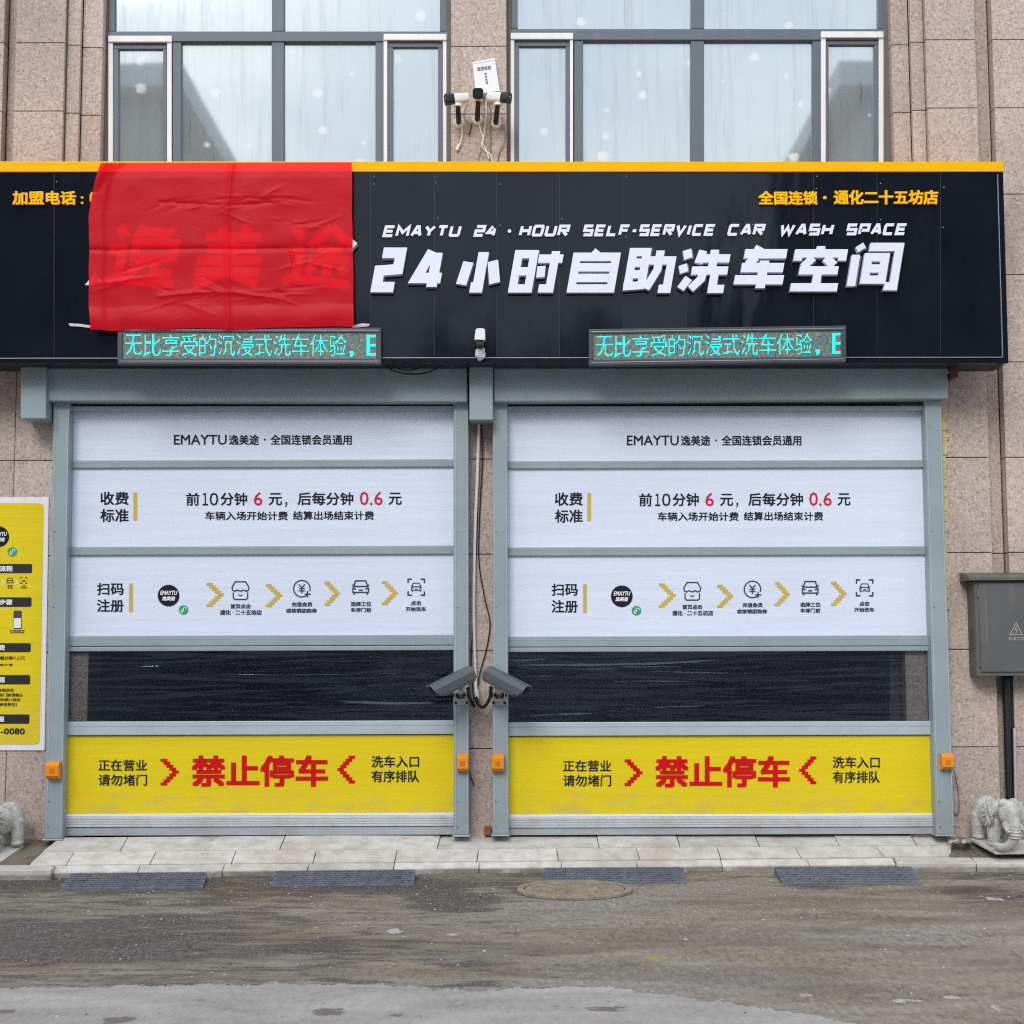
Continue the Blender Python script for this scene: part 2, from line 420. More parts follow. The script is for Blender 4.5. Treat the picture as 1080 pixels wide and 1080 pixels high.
def ground_mat():
    m = M('dusty asphalt and old concrete')
    s = m.sep(); x, y = s[0], s[1]
    big = m.noise(.75, 5, .6, m.map((.45, 1.0, 1)), .3)
    mid = m.noise(2.6, 6, .65, m.map((.55, 1.2, 1)), .5)
    grit = m.noise(30, 5, .85, m.map((1, .30, 1))); grit2 = m.vor(70, out='Distance'); fine = m.noise(80, 3, .8, m.map((1, .25, 1)))
    dirt = m.ramp(m.math('ADD', m.math('MULTIPLY', mid, .45), m.math('MULTIPLY', grit, .55)),
                  [(.34, (.085,.070,.054)), (.47, (.205,.177,.142)), (.55, (.262,.228,.185)), (.68, (.39,.35,.30))])
    warm = m.rng(m.noise(1.4, 4, .6, m.map((.6, 1, 1), loc=(7, 2, 0))), .50, .68, 0, .5)
    dirt = m.mix(warm, dirt, m.ramp(grit, [(.40, (.12,.088,.06)), (.60, (.31,.235,.16))]))
    pale = m.rng(m.noise(1.2, 4, .6, m.map((.4, 1.2, 1), loc=(1, 5, 0))), .46, .62, 0, .75)
    dirt = m.mix(pale, dirt, m.ramp(grit, [(.38, (.165,.155,.136)), (.62, (.34,.322,.285))]))
    asph = m.ramp(m.math('ADD', m.math('MULTIPLY', grit, .5), m.math('MULTIPLY', fine, .5)),
                  [(.36, (.028,.026,.025)), (.48, (.075,.068,.063)), (.56, (.135,.122,.11)), (.66, (.30,.275,.245))])
    # bare asphalt: left half of the lane, thinning to the right
    band = m.ramp(m.rng(x, -4.6, 4.6), [(0, (.62,)*3), (.30, (.62,)*3), (.5, (.52,)*3), (.66, (.36,)*3), (1, (.42,)*3)])
    streak = m.noise(8, 7, .7, m.map((.35, 1.0, 1), loc=(6, 2, 3)), .4)
    near = m.rng(y, -1.9, -1.2, 0, .10)
    am = m.math('ADD', m.math('ADD', m.math('MULTIPLY', big, .55), m.math('MULTIPLY', mid, .55)), m.math('MULTIPLY', m.math('SUBTRACT', grit, .5), .95))
    am = m.math('ADD', m.math('ADD', am, m.math('SUBTRACT', band, .55)), m.math('ADD', near, m.math('MULTIPLY', m.math('SUBTRACT', streak, .5), 1.15)))
    def blob(u, v, ru, rv, amp=1.0):
        c0 = PG(u, v); rx = abs(PG(u+ru, v).x-c0.x); ry = abs(PG(u, v-rv).y-PG(u, v+rv).y)/2
        a_ = m.math('MULTIPLY', m.math('SUBTRACT', x, c0.x), 1/rx); b_ = m.math('MULTIPLY', m.math('SUBTRACT', y, c0.y), 1/ry)
        r2 = m.math('ADD', m.math('MULTIPLY', a_, a_), m.math('MULTIPLY', b_, b_))
        return m.rng(r2, 0, 1.6, amp, 0)
    for b_ in ((90, 990, 190, 22, .20), (215, 972, 110, 9, .14), (310, 1000, 120, 12, .12), (480, 952, 60, 11, .30), (420, 935, 80, 9, .22), (1045, 945, 60, 12, .28), (865, 936, 34, 5, .22), (1060, 925, 60, 5, .2), (850, 1020, 60, 5, .16), (100, 1010, 120, 7, .16), (30, 930, 60, 7, .18), (760, 944, 30, 4, .12), (800, 1075, 160, 14, .12)):
        am = m.math('ADD', am, blob(*b_))
    mask_a = m.rng(am, .55, .70, 0, .95)
    c = m.mix(mask_a, dirt, asph)
    # old concrete in front: border read off the photo, metres from the facade as a function of x
    bx = m.rng(x, -3, 3); 
    q = m.n.new('ShaderNodeMapRange'); m.l.new(x, q.inputs[0])
    q.inputs[1].default_value = -3; q.inputs[2].default_value = 3
    pts = [(0, .25), (.09, .30), (.30, .255), (.40, .27), (.47, .335), (.54, .29), (.58, .31), (.63, .42), (.69, .52), (.74, .66), (.80, .70), (1, .92)]
    yb = m.ramp(q.outputs[0], [(p, (k, k, k)) for p, k in pts])
    ybm = m.math('MULTIPLY_ADD', yb, -2.0, -3.72)          # y of the border
    jag = m.math('MULTIPLY', m.math('SUBTRACT', m.noise(4.5, 9, .8, m.map((1.3, .5, 1))), .5), .46)
    jag2 = m.math('MULTIPLY', m.math('SUBTRACT', m.noise(1.3, 3, .6, m.map((.6, 1.6, 1), loc=(2,9,0))), .5), .5)
    dd = m.math('SUBTRACT', m.math('ADD', ybm, m.math('ADD', m.math('ADD', jag, m.math('MULTIPLY', m.math('SUBTRACT', grit, .5), .10)), m.math('MULTIPLY', jag2, .3))), y)
    cm = m.rng(dd, -.004, .022)
    isl = m.math('MULTIPLY', m.rng(m.noise(2.4, 5, .6, m.map((.45, 1.6, 1), loc=(5, 3, 0))), .66, .69), m.math('MULTIPLY', m.rng(y, -3.5, -4.3), m.rng(x, .3, 1.2)))
    cm = m.math('MAXIMUM', cm, m.math('MULTIPLY', isl, .9))
    conc = m.ramp(m.math('ADD', m.math('MULTIPLY', mid, .55), m.math('MULTIPLY', grit, .45)),
                  [(.34, (.215,.198,.180)), (.47, (.305,.286,.265)), (.56, (.355,.335,.312)), (.70, (.45,.43,.405))])
    conc = m.mix(m.rng(m.noise(3.2, 6, .7, m.map((.4, 1.5, 1), loc=(9,4,0))), .58, .74, 0, .5), conc, (.26,.21,.17))
    conc = m.mix(m.rng(m.noise(2.3, 6, .75, m.map((.5, 1.2, 1), loc=(3,8,2))), .67, .72, 0, .75), conc, (.12,.085,.065))
    for b_ in ((125, 1076, 26, 5, 1), (345, 1067, 27, 5, 1), (213, 1055, 7, 1.8, 1), (8, 1066, 14, 4, .8), (418, 1071, 9, 3, .8), (640, 1064, 30, 4, .9), (596, 1063, 20, 5, .7), (200, 1035, 16, 3, .5), (480, 1052, 30, 3, .45)):
        k_ = m.rng(m.math('ADD', blob(*b_), m.math('MULTIPLY', m.math('SUBTRACT', m.noise(16, 5, .8, m.map((.5, .8, 1))), .5), 2.6)), .60, .90, 0, .72)
        conc = m.mix(k_, conc, (.095,.072,.056))
    c = m.mix(cm, c, conc)
    # faded yellow paint spill and pale scuffs
    sc = m.math('SUBTRACT', x, X(645, 1010)); yy = m.math('SUBTRACT', y, PG(645, 1010).y)
    rr = m.math('ADD', m.math('MULTIPLY', m.math('MULTIPLY', sc, sc), 1.0), m.math('MULTIPLY', m.math('MULTIPLY', yy, yy), 1.6))
    rr = m.math('ADD', rr, m.math('MULTIPLY', m.math('SUBTRACT', mid, .5), .012))
    c = m.mix(m.rng(rr, .000, .008, .65, 0), c, (.33,.29,.04))
    scuff = m.rng(m.noise(3.1, 5, .6, m.map((.35, 1.4, 1), loc=(11,6,0))), .715, .735, 0, .7)
    for b_ in ((417, 982, 11, 3.2, 1), (203, 987, 7, 2, .8), (955, 1056, 20, 3, .9), (1005, 1052, 12, 2.5, .8), (850, 1050, 9, 3, .8), (1049, 948, 11, 2.6, .95), (620, 978, 7, 2, .5), (475, 986, 9, 1.6, .6), (1055, 1063, 25, 5, .7)):
        k_ = m.rng(m.math('ADD', blob(*b_), m.math('MULTIPLY', m.math('SUBTRACT', m.noise(11, 6, .8, m.map((.9, .5, 1))), .5), 3.4)), .62, .80, 0, .8)
        c = m.mix(k_, c, (.45,.43,.41))
    c = m.mix(m.math('MULTIPLY', scuff, m.math('SUBTRACT', 1.0, cm)), c, (.50,.49,.47))
    wet = m.math('MULTIPLY', m.rng(m.noise(1.1, 4, .55, m.map((.45, 1.3, 1), loc=(4, 1, 6)), .6), .47, .60), m.math('SUBTRACT', 1.0, m.math('MULTIPLY', cm, .8)))
    c = m.mix(m.math('MULTIPLY', wet, .75), c, m.mix(1.0, c, (.67,.65,.65), 'MULTIPLY'))
    m.col(c); m.set(m.ramp(wet, [(0, (.85,)*3), (1, (.58,)*3)]), 0, .25)
    h = m.math('ADD', m.math('MULTIPLY', grit, .7), m.math('MULTIPLY', fine, .5))
    h = m.math('ADD', h, m.math('MULTIPLY', cm, .8)); h = m.math('ADD', h, m.math('MULTIPLY', mid, .8))
    m.bump(h, .5, .007); return m.m
GROUND = ground_mat()

def dirt_mat():
    m = M('damp grey brown dirt'); g = m.noise(40, 6, .7); b = m.noise(4, 5)
    c = m.ramp(g, [(.3, (.09,.075,.058)), (.55, (.17,.142,.112)), (.75, (.30,.265,.22))])
    c = m.mix(m.rng(b, .45, .7, 0, .5), c, (.26,.235,.20))
    m.col(c); m.set(.9, 0, .2); m.bump(g, .6, .012); return m.m
DIRT = dirt_mat()

def rubber_mat():
    m = M('dusty rubber ramp'); n = m.noise(14, 6, .7); d = m.noise(45, 3, .7); rnd = m.noise(3, 4)
    c = m.ramp(n, [(.3, (.085,.10,.125)), (.7, (.17,.19,.225))])
    c = m.mix(m.rng(d, .60, .76, 0, .7), c, (.42,.42,.41))
    c = m.mix(m.rng(rnd, .5, .75, 0, .35), c, (.24,.21,.17))
    m.col(c); m.set(.75, 0, .3); m.bump(d, .3, .004); return m.m
RUBBER = rubber_mat()
def iron_mat():
    m = M('dusty cast iron'); n = m.noise(12, 6, .7)
    c = m.ramp(n, [(.3, (.17,.135,.10)), (.55, (.29,.245,.19)), (.75, (.42,.385,.33))])
    m.col(c); m.set(.85, 0, .3); m.bump(n, .3, .005); return m.m
IRON = iron_mat()

def cloth_mat():
    m = M('thin red fabric'); m.n.remove(m.b)
    w = m.noise(26, 4, .6); w2 = m.noise(5, 5, .6, m.map((1, 1, 1.4)), .8)
    bp = m.n.new('ShaderNodeBump'); bp.inputs['Strength'].default_value = .28; bp.inputs['Distance'].default_value = .012
    m.l.new(m.math('ADD', m.math('MULTIPLY', w, .12), w2), bp.inputs['Height'])
    df = m.n.new('ShaderNodeBsdfDiffuse'); df.inputs[0].default_value = (.97,.010,.028,1); m.l.new(bp.outputs[0], df.inputs['Normal'])
    tl = m.n.new('ShaderNodeBsdfTranslucent'); tl.inputs[0].default_value = (.85,.02,.03,1); m.l.new(bp.outputs[0], tl.inputs['Normal'])
    tr = m.n.new('ShaderNodeBsdfTransparent'); tr.inputs[0].default_value = (1,.06,.08,1)
    gl = m.n.new('ShaderNodeBsdfGlossy'); gl.inputs[0].default_value = (.9,.8,.82,1); gl.inputs['Roughness'].default_value = .42; m.l.new(bp.outputs[0], gl.inputs['Normal'])
    a = m.n.new('ShaderNodeMixShader'); a.inputs[0].default_value = .16; m.l.new(df.outputs[0], a.inputs[1]); m.l.new(tl.outputs[0], a.inputs[2])
    b = m.n.new('ShaderNodeMixShader'); b.inputs[0].default_value = .39; m.l.new(a.outputs[0], b.inputs[1]); m.l.new(tr.outputs[0], b.inputs[2])
    c = m.n.new('ShaderNodeMixShader'); c.inputs[0].default_value = .012; m.l.new(b.outputs[0], c.inputs[1]); m.l.new(gl.outputs[0], c.inputs[2])
    m.l.new(c.outputs[0], m.out.inputs[0]); return m.m
CLOTH = cloth_mat()

def led_dim():
    m = M('dim glowing display dots')
    v = m.vor(90, out='Color'); sp = m.n.new('ShaderNodeSeparateColor'); m.l.new(v, sp.inputs[0])
    c = m.ramp(sp.outputs[0], [(0, (.10,.13,.04)), (.25, (.03,.16,.14)), (.5, (.20,.15,.08)), (.75, (.02,.06,.16)), (1, (.22,.22,.12))])
    m.col(c); m.set(.4)
    m.l.new(c, m.b.inputs['Emission Color']); m.b.inputs['Emission Strength'].default_value = .26  # dots between the characters carry a faint added glow in their own colour
    return m.m
LEDDIM = led_dim()
def emit(name, c, k):
    m = M(name); m.col(c); m.b.inputs['Emission Color'].default_value = c; m.b.inputs['Emission Strength'].default_value = k; return m.m
LEDON = emit('lit cyan dots', (.0,.62,.60,1), 1.05)

# ------------------------------------------------------------------ lettering
_tc = {}
def text_geo(body, off=0.0, shear=0.0):
    k = (body, off, shear)
    if k in _tc: return _tc[k]
    c = bpy.data.curves.new('lettering', 'FONT'); c.body = body; c.size = 1; c.offset = off; c.shear = shear
    c.resolution_u = 2; c.fill_mode = 'FRONT'
    o = bpy.data.objects.new('lettering', c); COL.objects.link(o)
    dg = bpy.context.evaluated_depsgraph_get()
    me = bpy.data.meshes.new_from_object(o.evaluated_get(dg))
    vs_ = [(v.co.x, v.co.y) for v in me.vertices]; fs = [list(p.vertices) for p in me.polygons]
    bpy.data.objects.remove(o); bpy.data.curves.remove(c); bpy.data.meshes.remove(me)
    x0 = min(p[0] for p in vs_); x1 = max(p[0] for p in vs_); y0 = min(p[1] for p in vs_); y1 = max(p[1] for p in vs_)
    vs_ = [((a-x0)/(x1-x0), (b-y0)/(y1-y0)) for a, b in vs_]
    _tc[k] = (vs_, fs); return vs_, fs
def extrude_2d(mb, pts, fs, Y, depth):
    n = len(pts); base = pts + [Vector((p.x, Y+depth, p.z)) for p in pts]
    ed = {}
    for f in fs:
        for i in range(len(f)):
            e = (f[i], f[(i+1) % len(f)]); k = (min(e), max(e)); ed.setdefault(k, []).append(e)
    F = [list(f) for f in fs] + [[n+i for i in reversed(f)] for f in fs]
    for k, l in ed.items():
        if len(l) == 1: a, b = l[0]; F.append((b, a, n+a, n+b))
    mb.add(base, F)
def text(mb, body, bb, Y, off=.016, shear=0.0, depth=0.0, dv=(0, 0)):
    """bb = (u0, v0, u1, v1); dv = tilt of the line in photo pixels (left, right)"""
    vs_, fs = text_geo(body, 0.0, shear)
    u0, v0, u1, v1 = bb
    k = off*(v1-v0)*1.15                    # weight: the same outline printed a hair apart
    u0 += k; u1 -= k; v0 += k; v1 -= k
    sh = [(0, 0)] if k < .02 else [(-k, -k*.8), (k, -k*.8), (-k, k*.8), (k, k*.8)]
    for i, (du_, dv_) in enumerate(sh):
        Yi = Y-i*(.0007 if depth else .00025)
        pts = [P(u0+s*(u1-u0)+du_, v1-t*(v1-v0)+dv[0]+(dv[1]-dv[0])*s+dv_, Yi) for s, t in vs_]
        if depth: extrude_2d(mb, pts, fs, Yi, depth)
        else: mb.add(pts, fs)
    return mb
def strokes2d(poly, w, closed=False):
    pts = [Vector((a, b)) for a, b in poly]; n = len(pts); L = []; Rr = []
    for i in range(n):
        if closed: a, b, c = pts[i-1], pts[i], pts[(i+1) % n]
        else: a, b, c = pts[max(i-1, 0)], pts[i], pts[min(i+1, n-1)]
        d1 = (b-a) if (b-a).length > 1e-9 else (c-b); d2 = (c-b) if (c-b).length > 1e-9 else d1
        d1 = d1.normalized(); d2 = d2.normalized()
        n1 = Vector((-d1.y, d1.x)); n2 = Vector((-d2.y, d2.x)); mm = n1+n2
        mm = mm.normalized() if mm.length > 1e-6 else n1
        k = 1/max(.45, mm.dot(n1)); L.append(b+mm*w/2*k); Rr.append(b-mm*w/2*k)
    m = n if closed else n-1
    return L+Rr, [(i, (i+1) % n, n+(i+1) % n, n+i) for i in range(m)]
def glyph(mb, strokes, bb, Y, w, slant=0.0, depth=0.0, step=.0006, dv=0):
    """strokes in a unit square (y up); bb in photo px incl. the slant; w stroke width in px"""
    u0, v0, u1, v1 = bb; H = v1-v0; W = u1-u0-slant
    for i, st in enumerate(strokes):
        closed = st[0] == 'c'; pl = st[1:] if closed else st
        q = [(w/2+a*(W-w), w/2+b*(H-w)) for a, b in pl]
        v2, fs = strokes2d(q, w, closed)
        pts = [P(u0+p.x+slant*p.y/H, v1-p.y, Y-i*step) for p in v2]
        if depth: extrude_2d(mb, pts, fs, Y-i*step, depth)
        else: mb.add(pts, fs)
    return mb
def line_px(mb, pts, w, Y, closed=False):
    v2, fs = strokes2d(pts, w, closed); mb.add([P(p.x, p.y, Y) for p in v2], fs); return mb
def arc(cx, cy, r, a0, a1, n=20):
    return [(cx+r*math.cos(R_(a0+(a1-a0)*i/n)), cy+r*math.sin(R_(a0+(a1-a0)*i/n))) for i in range(n+1)]
def disc(mb, cx, cy, r, Y, n=40, ry=None):
    mb.flat([(cx+r*math.cos(2*math.pi*i/n), cy+(ry or r)*math.sin(2*math.pi*i/n)) for i in range(n)], Y); return mb
def rrect(u0, v0, u1, v1, r, n=5):
    out = []
    for cx, cy, a in ((u1-r, v0+r, -90), (u1-r, v1-r, 0), (u0+r, v1-r, 90), (u0+r, v0+r, 180)):
        out += arc(cx, cy, r, a, a+90, n)
    return out

# ================================================================== SETTING: ground
g = MB(); g.add([(-150,-150,0),(150,-150,0),(150,150,0),(-150,150,0)], [(0,1,2,3)])
o = build('road', g, GROUND, recalc=False); tag(o, None, None, kind='structure')

# paved apron in front of the doors: three rows of stones sloping down to the road
ZB, Z1, Z2, Z3 = .209, .141, .0737, .039
def row(mb, top, bot, zt, zb, joints, th=.07, gap=.9):
    """top/bot: list of (u,v) polylines; joints: (u_top, u_bottom)"""
    def ev(pl, u):
        for (a, va), (b, vb) in zip(pl, pl[1:]):
            if u <= b or (b, vb) == pl[-1]:
                return va+(vb-va)*(u-a)/(b-a)
    for (a0, a1), (b0, b1) in zip(joints, joints[1:]):
        j = random.uniform(-.004, .004)
        q = [PG(a0+gap/2, ev(top, a0)+.35, zt+j), PG(b0-gap/2, ev(top, b0)+.35, zt+j*.6),
             PG(b1-gap/2, ev(bot, b1)-.35, zb+j), PG(a1+gap/2, ev(bot, a1)-.35, zb+j*.5)]
        mb.prism(q, [p-Vector((0,0,th)) for p in q])
ap = MB()
row(ap, [(50, 883), (540, 879), (1000, 877)], [(40, 898), (540, 894.5), (1010, 891)], ZB, Z1,
    [(63,45), (135,127), (301,295), (465,461), (629,632), (713,717), (795,801), (878,885), (958,967), (991,1006)])
row(ap, [(40, 898), (540, 894.5), (1010, 891)], [(20, 912.5), (540, 908), (1010, 903)], Z1, Z2,
    [(45,30), (78,70), (165,158), (249,244), (334,330), (419,416), (505,503), (587,589), (671,675), (756,760), (838,845), (924,933), (1004,1003)])
row(ap, [(20, 913), (540, 908.5), (1010, 904)], [(20, 921.5), (540, 915.5), (1100, 911)], Z2, Z3,
    [(57,52), (148,145), (237,234), (326,324), (416,415), (506,505), (592,592), (671,672), (760,762), (850,854), (941,945)], th=.16)
row(ap, [(-90, 912.5), (60, 912)], [(-90, 919), (60, 918)], .078, .068, [(-80,-84), (-22,-26), (59,54)], th=.2)
row(ap, [(900, 903.5), (1160, 904.5)], [(900, 911.5), (1160, 910.5)], .078, .062, [(942,946), (1024,1030), (1100,1108), (1160,1170)], th=.2)
o = build('pavement', ap, SLAB, bevel=.003); tag(o, None, None, kind='structure')
bed = MB()                                              # mortar bed seen in the joints
def bedq(a, b, c, d, za, zb):
    q = [PG(*a, za-.012), PG(*b, za-.012), PG(*c, zb-.012), PG(*d, zb-.012)]
    bed.prism(q, [Vector((p.x, p.y, .001)) for p in q])
bedq((64,884), (990,878.5), (1004,890), (47,897), ZB-.004, Z1-.004)
bedq((46,899), (1003,891), (1001,902.5), (32,911.5), Z1-.004, Z2-.004)
bedq((58,913), (940,905), (943,911), (56,920), Z2-.004, Z3-.006)
build('pavement_bed', bed, DIRT)['kind'] = 'structure'
# bare ground beside the apron, left and right
for nm, pts in (('verge', [(-90,889), (66,886), (30,912.5), (-90,913)]), ('verge', [(986,882.5), (1160,884), (1160,904.5), (1003,904)])):
    g = MB(); zz = [.178, .178, .074, .074]
    a, b, c, d = [PG(u, v, z) for (u, v), z in zip(pts, zz)]
    n = 24; vs_ = []; fs = []
    for j in range(n+1):
        for i in range(n+1):
            s, t = i/n, j/n; p = (a*(1-s)+b*s)*(1-t)+(d*(1-s)+c*s)*t
            h = mnoise.noise(Vector((p.x*6, p.y*6, 3)))*.014+mnoise.noise(Vector((p.x*19, p.y*19, 1)))*.006
            vs_.append(p+Vector((0, .03*(1-t), h*math.sin(math.pi*min(1, t*1.4+.1)) if t < .65 else h*.4)))
    for j in range(n):
        for i in range(n): k = j*(n+1)+i; fs.append((k, k+1, k+n+2, k+n+1))
    g.add(vs_, fs); build(nm, g, DIRT, smooth=True)['kind'] = 'structure'

# ================================================================== BUILDING
bld = root('building', 'pinkish beige speckled granite facade with two wide upstairs windows behind the signboard', 'building', (0, .3, 0))
XL, XR = X(-130, 600), X(1210, 600)
ZT = Z(-90)
zs = [0.0] + [Z(v, 0, 1020) for v in (788, 685, 583, 482.6, 382, 290, 205)]
jw = .004
clL, clP, clR = MB(), MB(), MB()
def clad(x0, x1, y, rows, depth=.05):
    cl = clL if x1 < X(150, 600) else (clR if x0 > X(800, 600) else clP)
    for za, zb in zip(rows, rows[1:]):
        cl.box(x0+jw/2, x1-jw/2, y, y+depth, za+jw, zb-jw/2)
oL0, oL1 = X(93, 720), X(485, 720)
oR0, oR1 = X(530, 720), X(955, 720)
xg0, xg1 = X(1046, 560), X(1063, 560)
lowz = [z for z in zs]
xm = X(12, 600)
clad(XL, xm, 0, lowz); clad(xm, oL0, 0, lowz)
clad(oL1, oR0, 0, lowz)
clad(oR1, xg0, 0, lowz, .112)
clad(xg1, XR, 0, lowz, .112)
clad(xg0+.004, xg1-.004, .10, lowz[::3]+[lowz[-1]])
# upper storey
up = [zs[-1]] + [Z(v, 0, 1000) for v in (114, 42, -32, -90)]
def upr(y, vv): return [zs[-1]] + [Z(v, y, 1000) for v in vv]
ug0, ug1 = X(1030.5, 90), X(1048, 90)
lg0, lg1 = X(3, 90), X(15, 90)
clad(XL, lg0, 0, up, .112); clad(lg1, X(67.5, 90), 0, up, .112); clad(lg0+.004, lg1-.004, .10, [up[0], up[-1]])
clad(X(67.5, 90)+.001, X(84, 90, .05), .05, up); clad(X(84, 90, .05)+.001, X(107.5, 90, .1), .10, up, .16)
clad(X(475.5, 90, .1), X(534.5, 90, .1), .10, up, .16)
clad(X(941, 90, .1), X(959.5, 90, .1), .10, up, .16); clad(X(959.5, 90, .1)+.001, X(977.5, 90, 0)-.001, .05, up); clad(X(977.5, 90), ug0, 0, up, .112)
clad(ug1, XR, 0, up, .112); clad(ug0+.004, ug1-.004, .10, [up[0], up[-1]])
for cm_ in (clL, clP, clR): build('granite_cladding', cm_, GRANITE, bld, bevel=.004)
bk = MB()                                               # mortar and masonry behind the slabs
def back(x0, x1, y, z0, z1, d=.32): bk.box(x0, x1, y, y+d, z0, z1)
e = .003
back(XL, oL0-e, .035, 0, lowz[-1]); back(oL1+e, oR0-e, .035, 0, lowz[-1]); back(oR1+e, xg0-.012, .035, 0, lowz[-1])
back(xg0-.010, xg1+.010, .14, 0, lowz[-1], .215); back(xg1+.012, XR, .035, 0, lowz[-1])
zh = Z(440, 0)
back(oL0-e+.004, oL1+e-.004, .036, zh, lowz[-1]-.004, .3); back(oR0-e+.004, oR1+e-.004, .036, zh, lowz[-1]-.004, .3)
uz0, uz1 = lowz[-1]+.003, ZT
back(XL, lg0-.012, .035, uz0, uz1); back(lg0-.010, lg1+.010, .14, uz0, uz1, .2); back(lg1+.012, X(67.5, 90), .035, uz0, uz1)
back(X(68.5, 90), X(83, 90, .05), .085, uz0, uz1, .25); back(X(84.5, 90, .05), X(106.5, 90, .1), .145, uz0, uz1, .2)
back(X(476.5, 90, .1), X(533.5, 90, .1), .145, uz0, uz1, .2)
back(X(942, 90, .1), X(958.5, 90, .1), .145, uz0, uz1, .2); back(X(960.5, 90, .1), X(976.5, 90), .085, uz0, uz1, .25)
back(X(978, 90), ug0-.012, .035, uz0, uz1); back(ug0-.010, ug1+.010, .14, uz0, uz1, .2); back(ug1+.012, XR, .035, uz0, uz1)
pieces('joint_backing', bk, GROUT, bld)
fl_ = MB()
for a, b in ((107, 113.6), (470.5, 476), (534, 539), (931.5, 941.5)): fl_.rect(a, -95, b, 210, .19, .30)
pieces('window_filler', fl_, simple('grey mortar filler', (.15,.14,.135,1), .9), bld)
rm = MB()
xr0, xr1 = XL, XR; yr0, yr1 = .36, 6.5
rm.box(xr0, xr1, yr1, yr1+.2, 0, 3.9); rm.box(xr0, xr0+.2, yr0, yr1-.001, 0, 3.9); rm.box(xr1-.2, xr1, yr0, yr1-.001, 0, 3.9)
rm.box(xr0-.01, xr1+.01, yr0, yr1+.21, 3.905, 4.1); rm.box(xr0+.21, xr1-.21, .10, yr1-.01, .10, .165)
rm.box(X(507, 720)-.1, X(507, 720)+.1, .37, yr1-.02, .17, 3.9)
pieces('interior_room', rm, PLASTER, bld)
rf = MB(); rf.box(XL, XR, .37, 6.7, ZT, ZT+.25); rf.box(XL, XR, 6.72, 6.9, 0, ZT); rf.box(XL-.21, XL-.002, .04, 6.9, 0, ZT); rf.box(XR+.002, XR+.21, .04, 6.9, 0, ZT)
pieces('shell', rf, PLASTER, bld)
jb = MB(); jb.rect(939, 690, 952, 762, .20, .34)
build('door_jamb', jb, DKFRAME, bld)

def window(spec):
    Yf, Yg = .20, .235
    f = MB()
    L, Rt, TR0, TR1, CEN, mulL, mulR = spec['L'], spec['R'], spec['t0'], spec['t1'], spec['c'], spec['ml'], spec['mr']
    VB, VT = 205, -88
    z = lambda u, v, Y=Yf: P(u, v, Y)
    fr = build('window', MB().rect(L-3, TR0, Rt+3, TR1, Yf-.012, Yf+.08), WFRAME, bld, bevel=.004)
    m = MB()
    m.px([(CEN[0], VT), (CEN[1], VT), (CEN[1]+.3, TR0-.2), (CEN[0]+.3, TR0-.2)], Yf, Yf+.07)
    m.px([(CEN[0], TR1+.2), (CEN[1], TR1+.2), (CEN[1], VB), (CEN[0], VB)], Yf, Yf+.07)
    for a, b in (mulL, mulR): m.px([(a, TR1+.2), (b, TR1+.2), (b, VB), (a, VB)], Yf, Yf+.07)
    for a in (L-2, Rt-6): m.px([(a, VT), (a+7, VT), (a+7, TR0-.2), (a, TR0-.2)], Yf+.002, Yf+.07)
    pieces('mullion', m, WFRAME, fr, bevel=.004)
    w = MB()
    for (s0, s1, ws) in spec['sash']:
        # outer white casement edge, its head bar and the slate sash within
        w.rect(s0, ws[0], s1, ws[0]+6.5, Yf-.03, Yf+.02)
        w.px([(s0, ws[0]+6.8), (s0+ws[1], ws[0]+6.8), (s0+ws[1], VB), (s0, VB)], Yf-.016, Yf+.02)
        w.px([(s1-ws[2], ws[0]+6.8), (s1, ws[0]+6.8), (s1, VB), (s1-ws[2], VB)], Yf-.016, Yf+.02)
    pieces('casement_edge', w, WHITEP, fr, bevel=.003)
    for (s0, s1, ws) in spec['sash']:
        d = MB(); a, b = s0+ws[1], s1-ws[2]
        d.rect(a+.2, ws[0]+7.2, b-.2, ws[0]+9.2, Yf-.006, Yf+.03)
        d.rect(a+.2, ws[0]+9.6, b-.2, ws[0]+14, Yf+.002, Yf+.05)
        d.px([(a+.2, ws[0]+14.2), (a+ws[3], ws[0]+14.2), (a+ws[3], VB), (a+.2, VB)], Yf+.002, Yf+.05)
        d.px([(b-ws[4], ws[0]+14.2), (b-.2, ws[0]+14.2), (b-.2, VB), (b-ws[4], VB)], Yf+.002, Yf+.05)
        build('sash', d, WFRAME, fr, bevel=.003)
        build('pane', MB().rect(a+ws[3]-.6, ws[0]+13.5, b-ws[4]+.6, VB, Yf+.03, Yf+.045), GLASS, fr)
    build('pane', MB().rect(mulL[1]-.6, TR1-.8, CEN[0]+.6, VB, Yg, Yg+.012), GLASS, fr)
    build('pane', MB().rect(CEN[1]-.6, TR1-.8, mulR[0]+.6, VB, Yg, Yg+.012), GLASS, fr)
    build('pane', MB().rect(L+4, VT, CEN[0]+.8, TR0+.8, Yg, Yg+.012), GLASS, fr)
    build('pane', MB().rect(CEN[1]-.6, VT, Rt-5, TR0+.8, Yg, Yg+.012), GLASS, fr)
    bb = MB().rect(L-3, VT, Rt+3, VB, Yg+.10, Yg+.12)
    build('blackout_board', bb, PLASTER, fr)
window(dict(L=116, R=470, t0=33, t1=43.5, c=(286.5, 299.5), ml=(182, 191), mr=(396, 406),
            sash=[(114, 181, (37.5, 5, 5, 6, 4)), (404.5, 471, (35.5, 4, 4, 6, 5))]))
window(dict(L=541, R=932, t0=30.5, t1=42, c=(728.5, 742.5), ml=(605.5, 615), mr=(857, 866),
            sash=[(538.5, 604.5, (34.5, 4, 3.5, 5, 4.5)), (866, 932, (33, 5, 5, 3, 5))]))

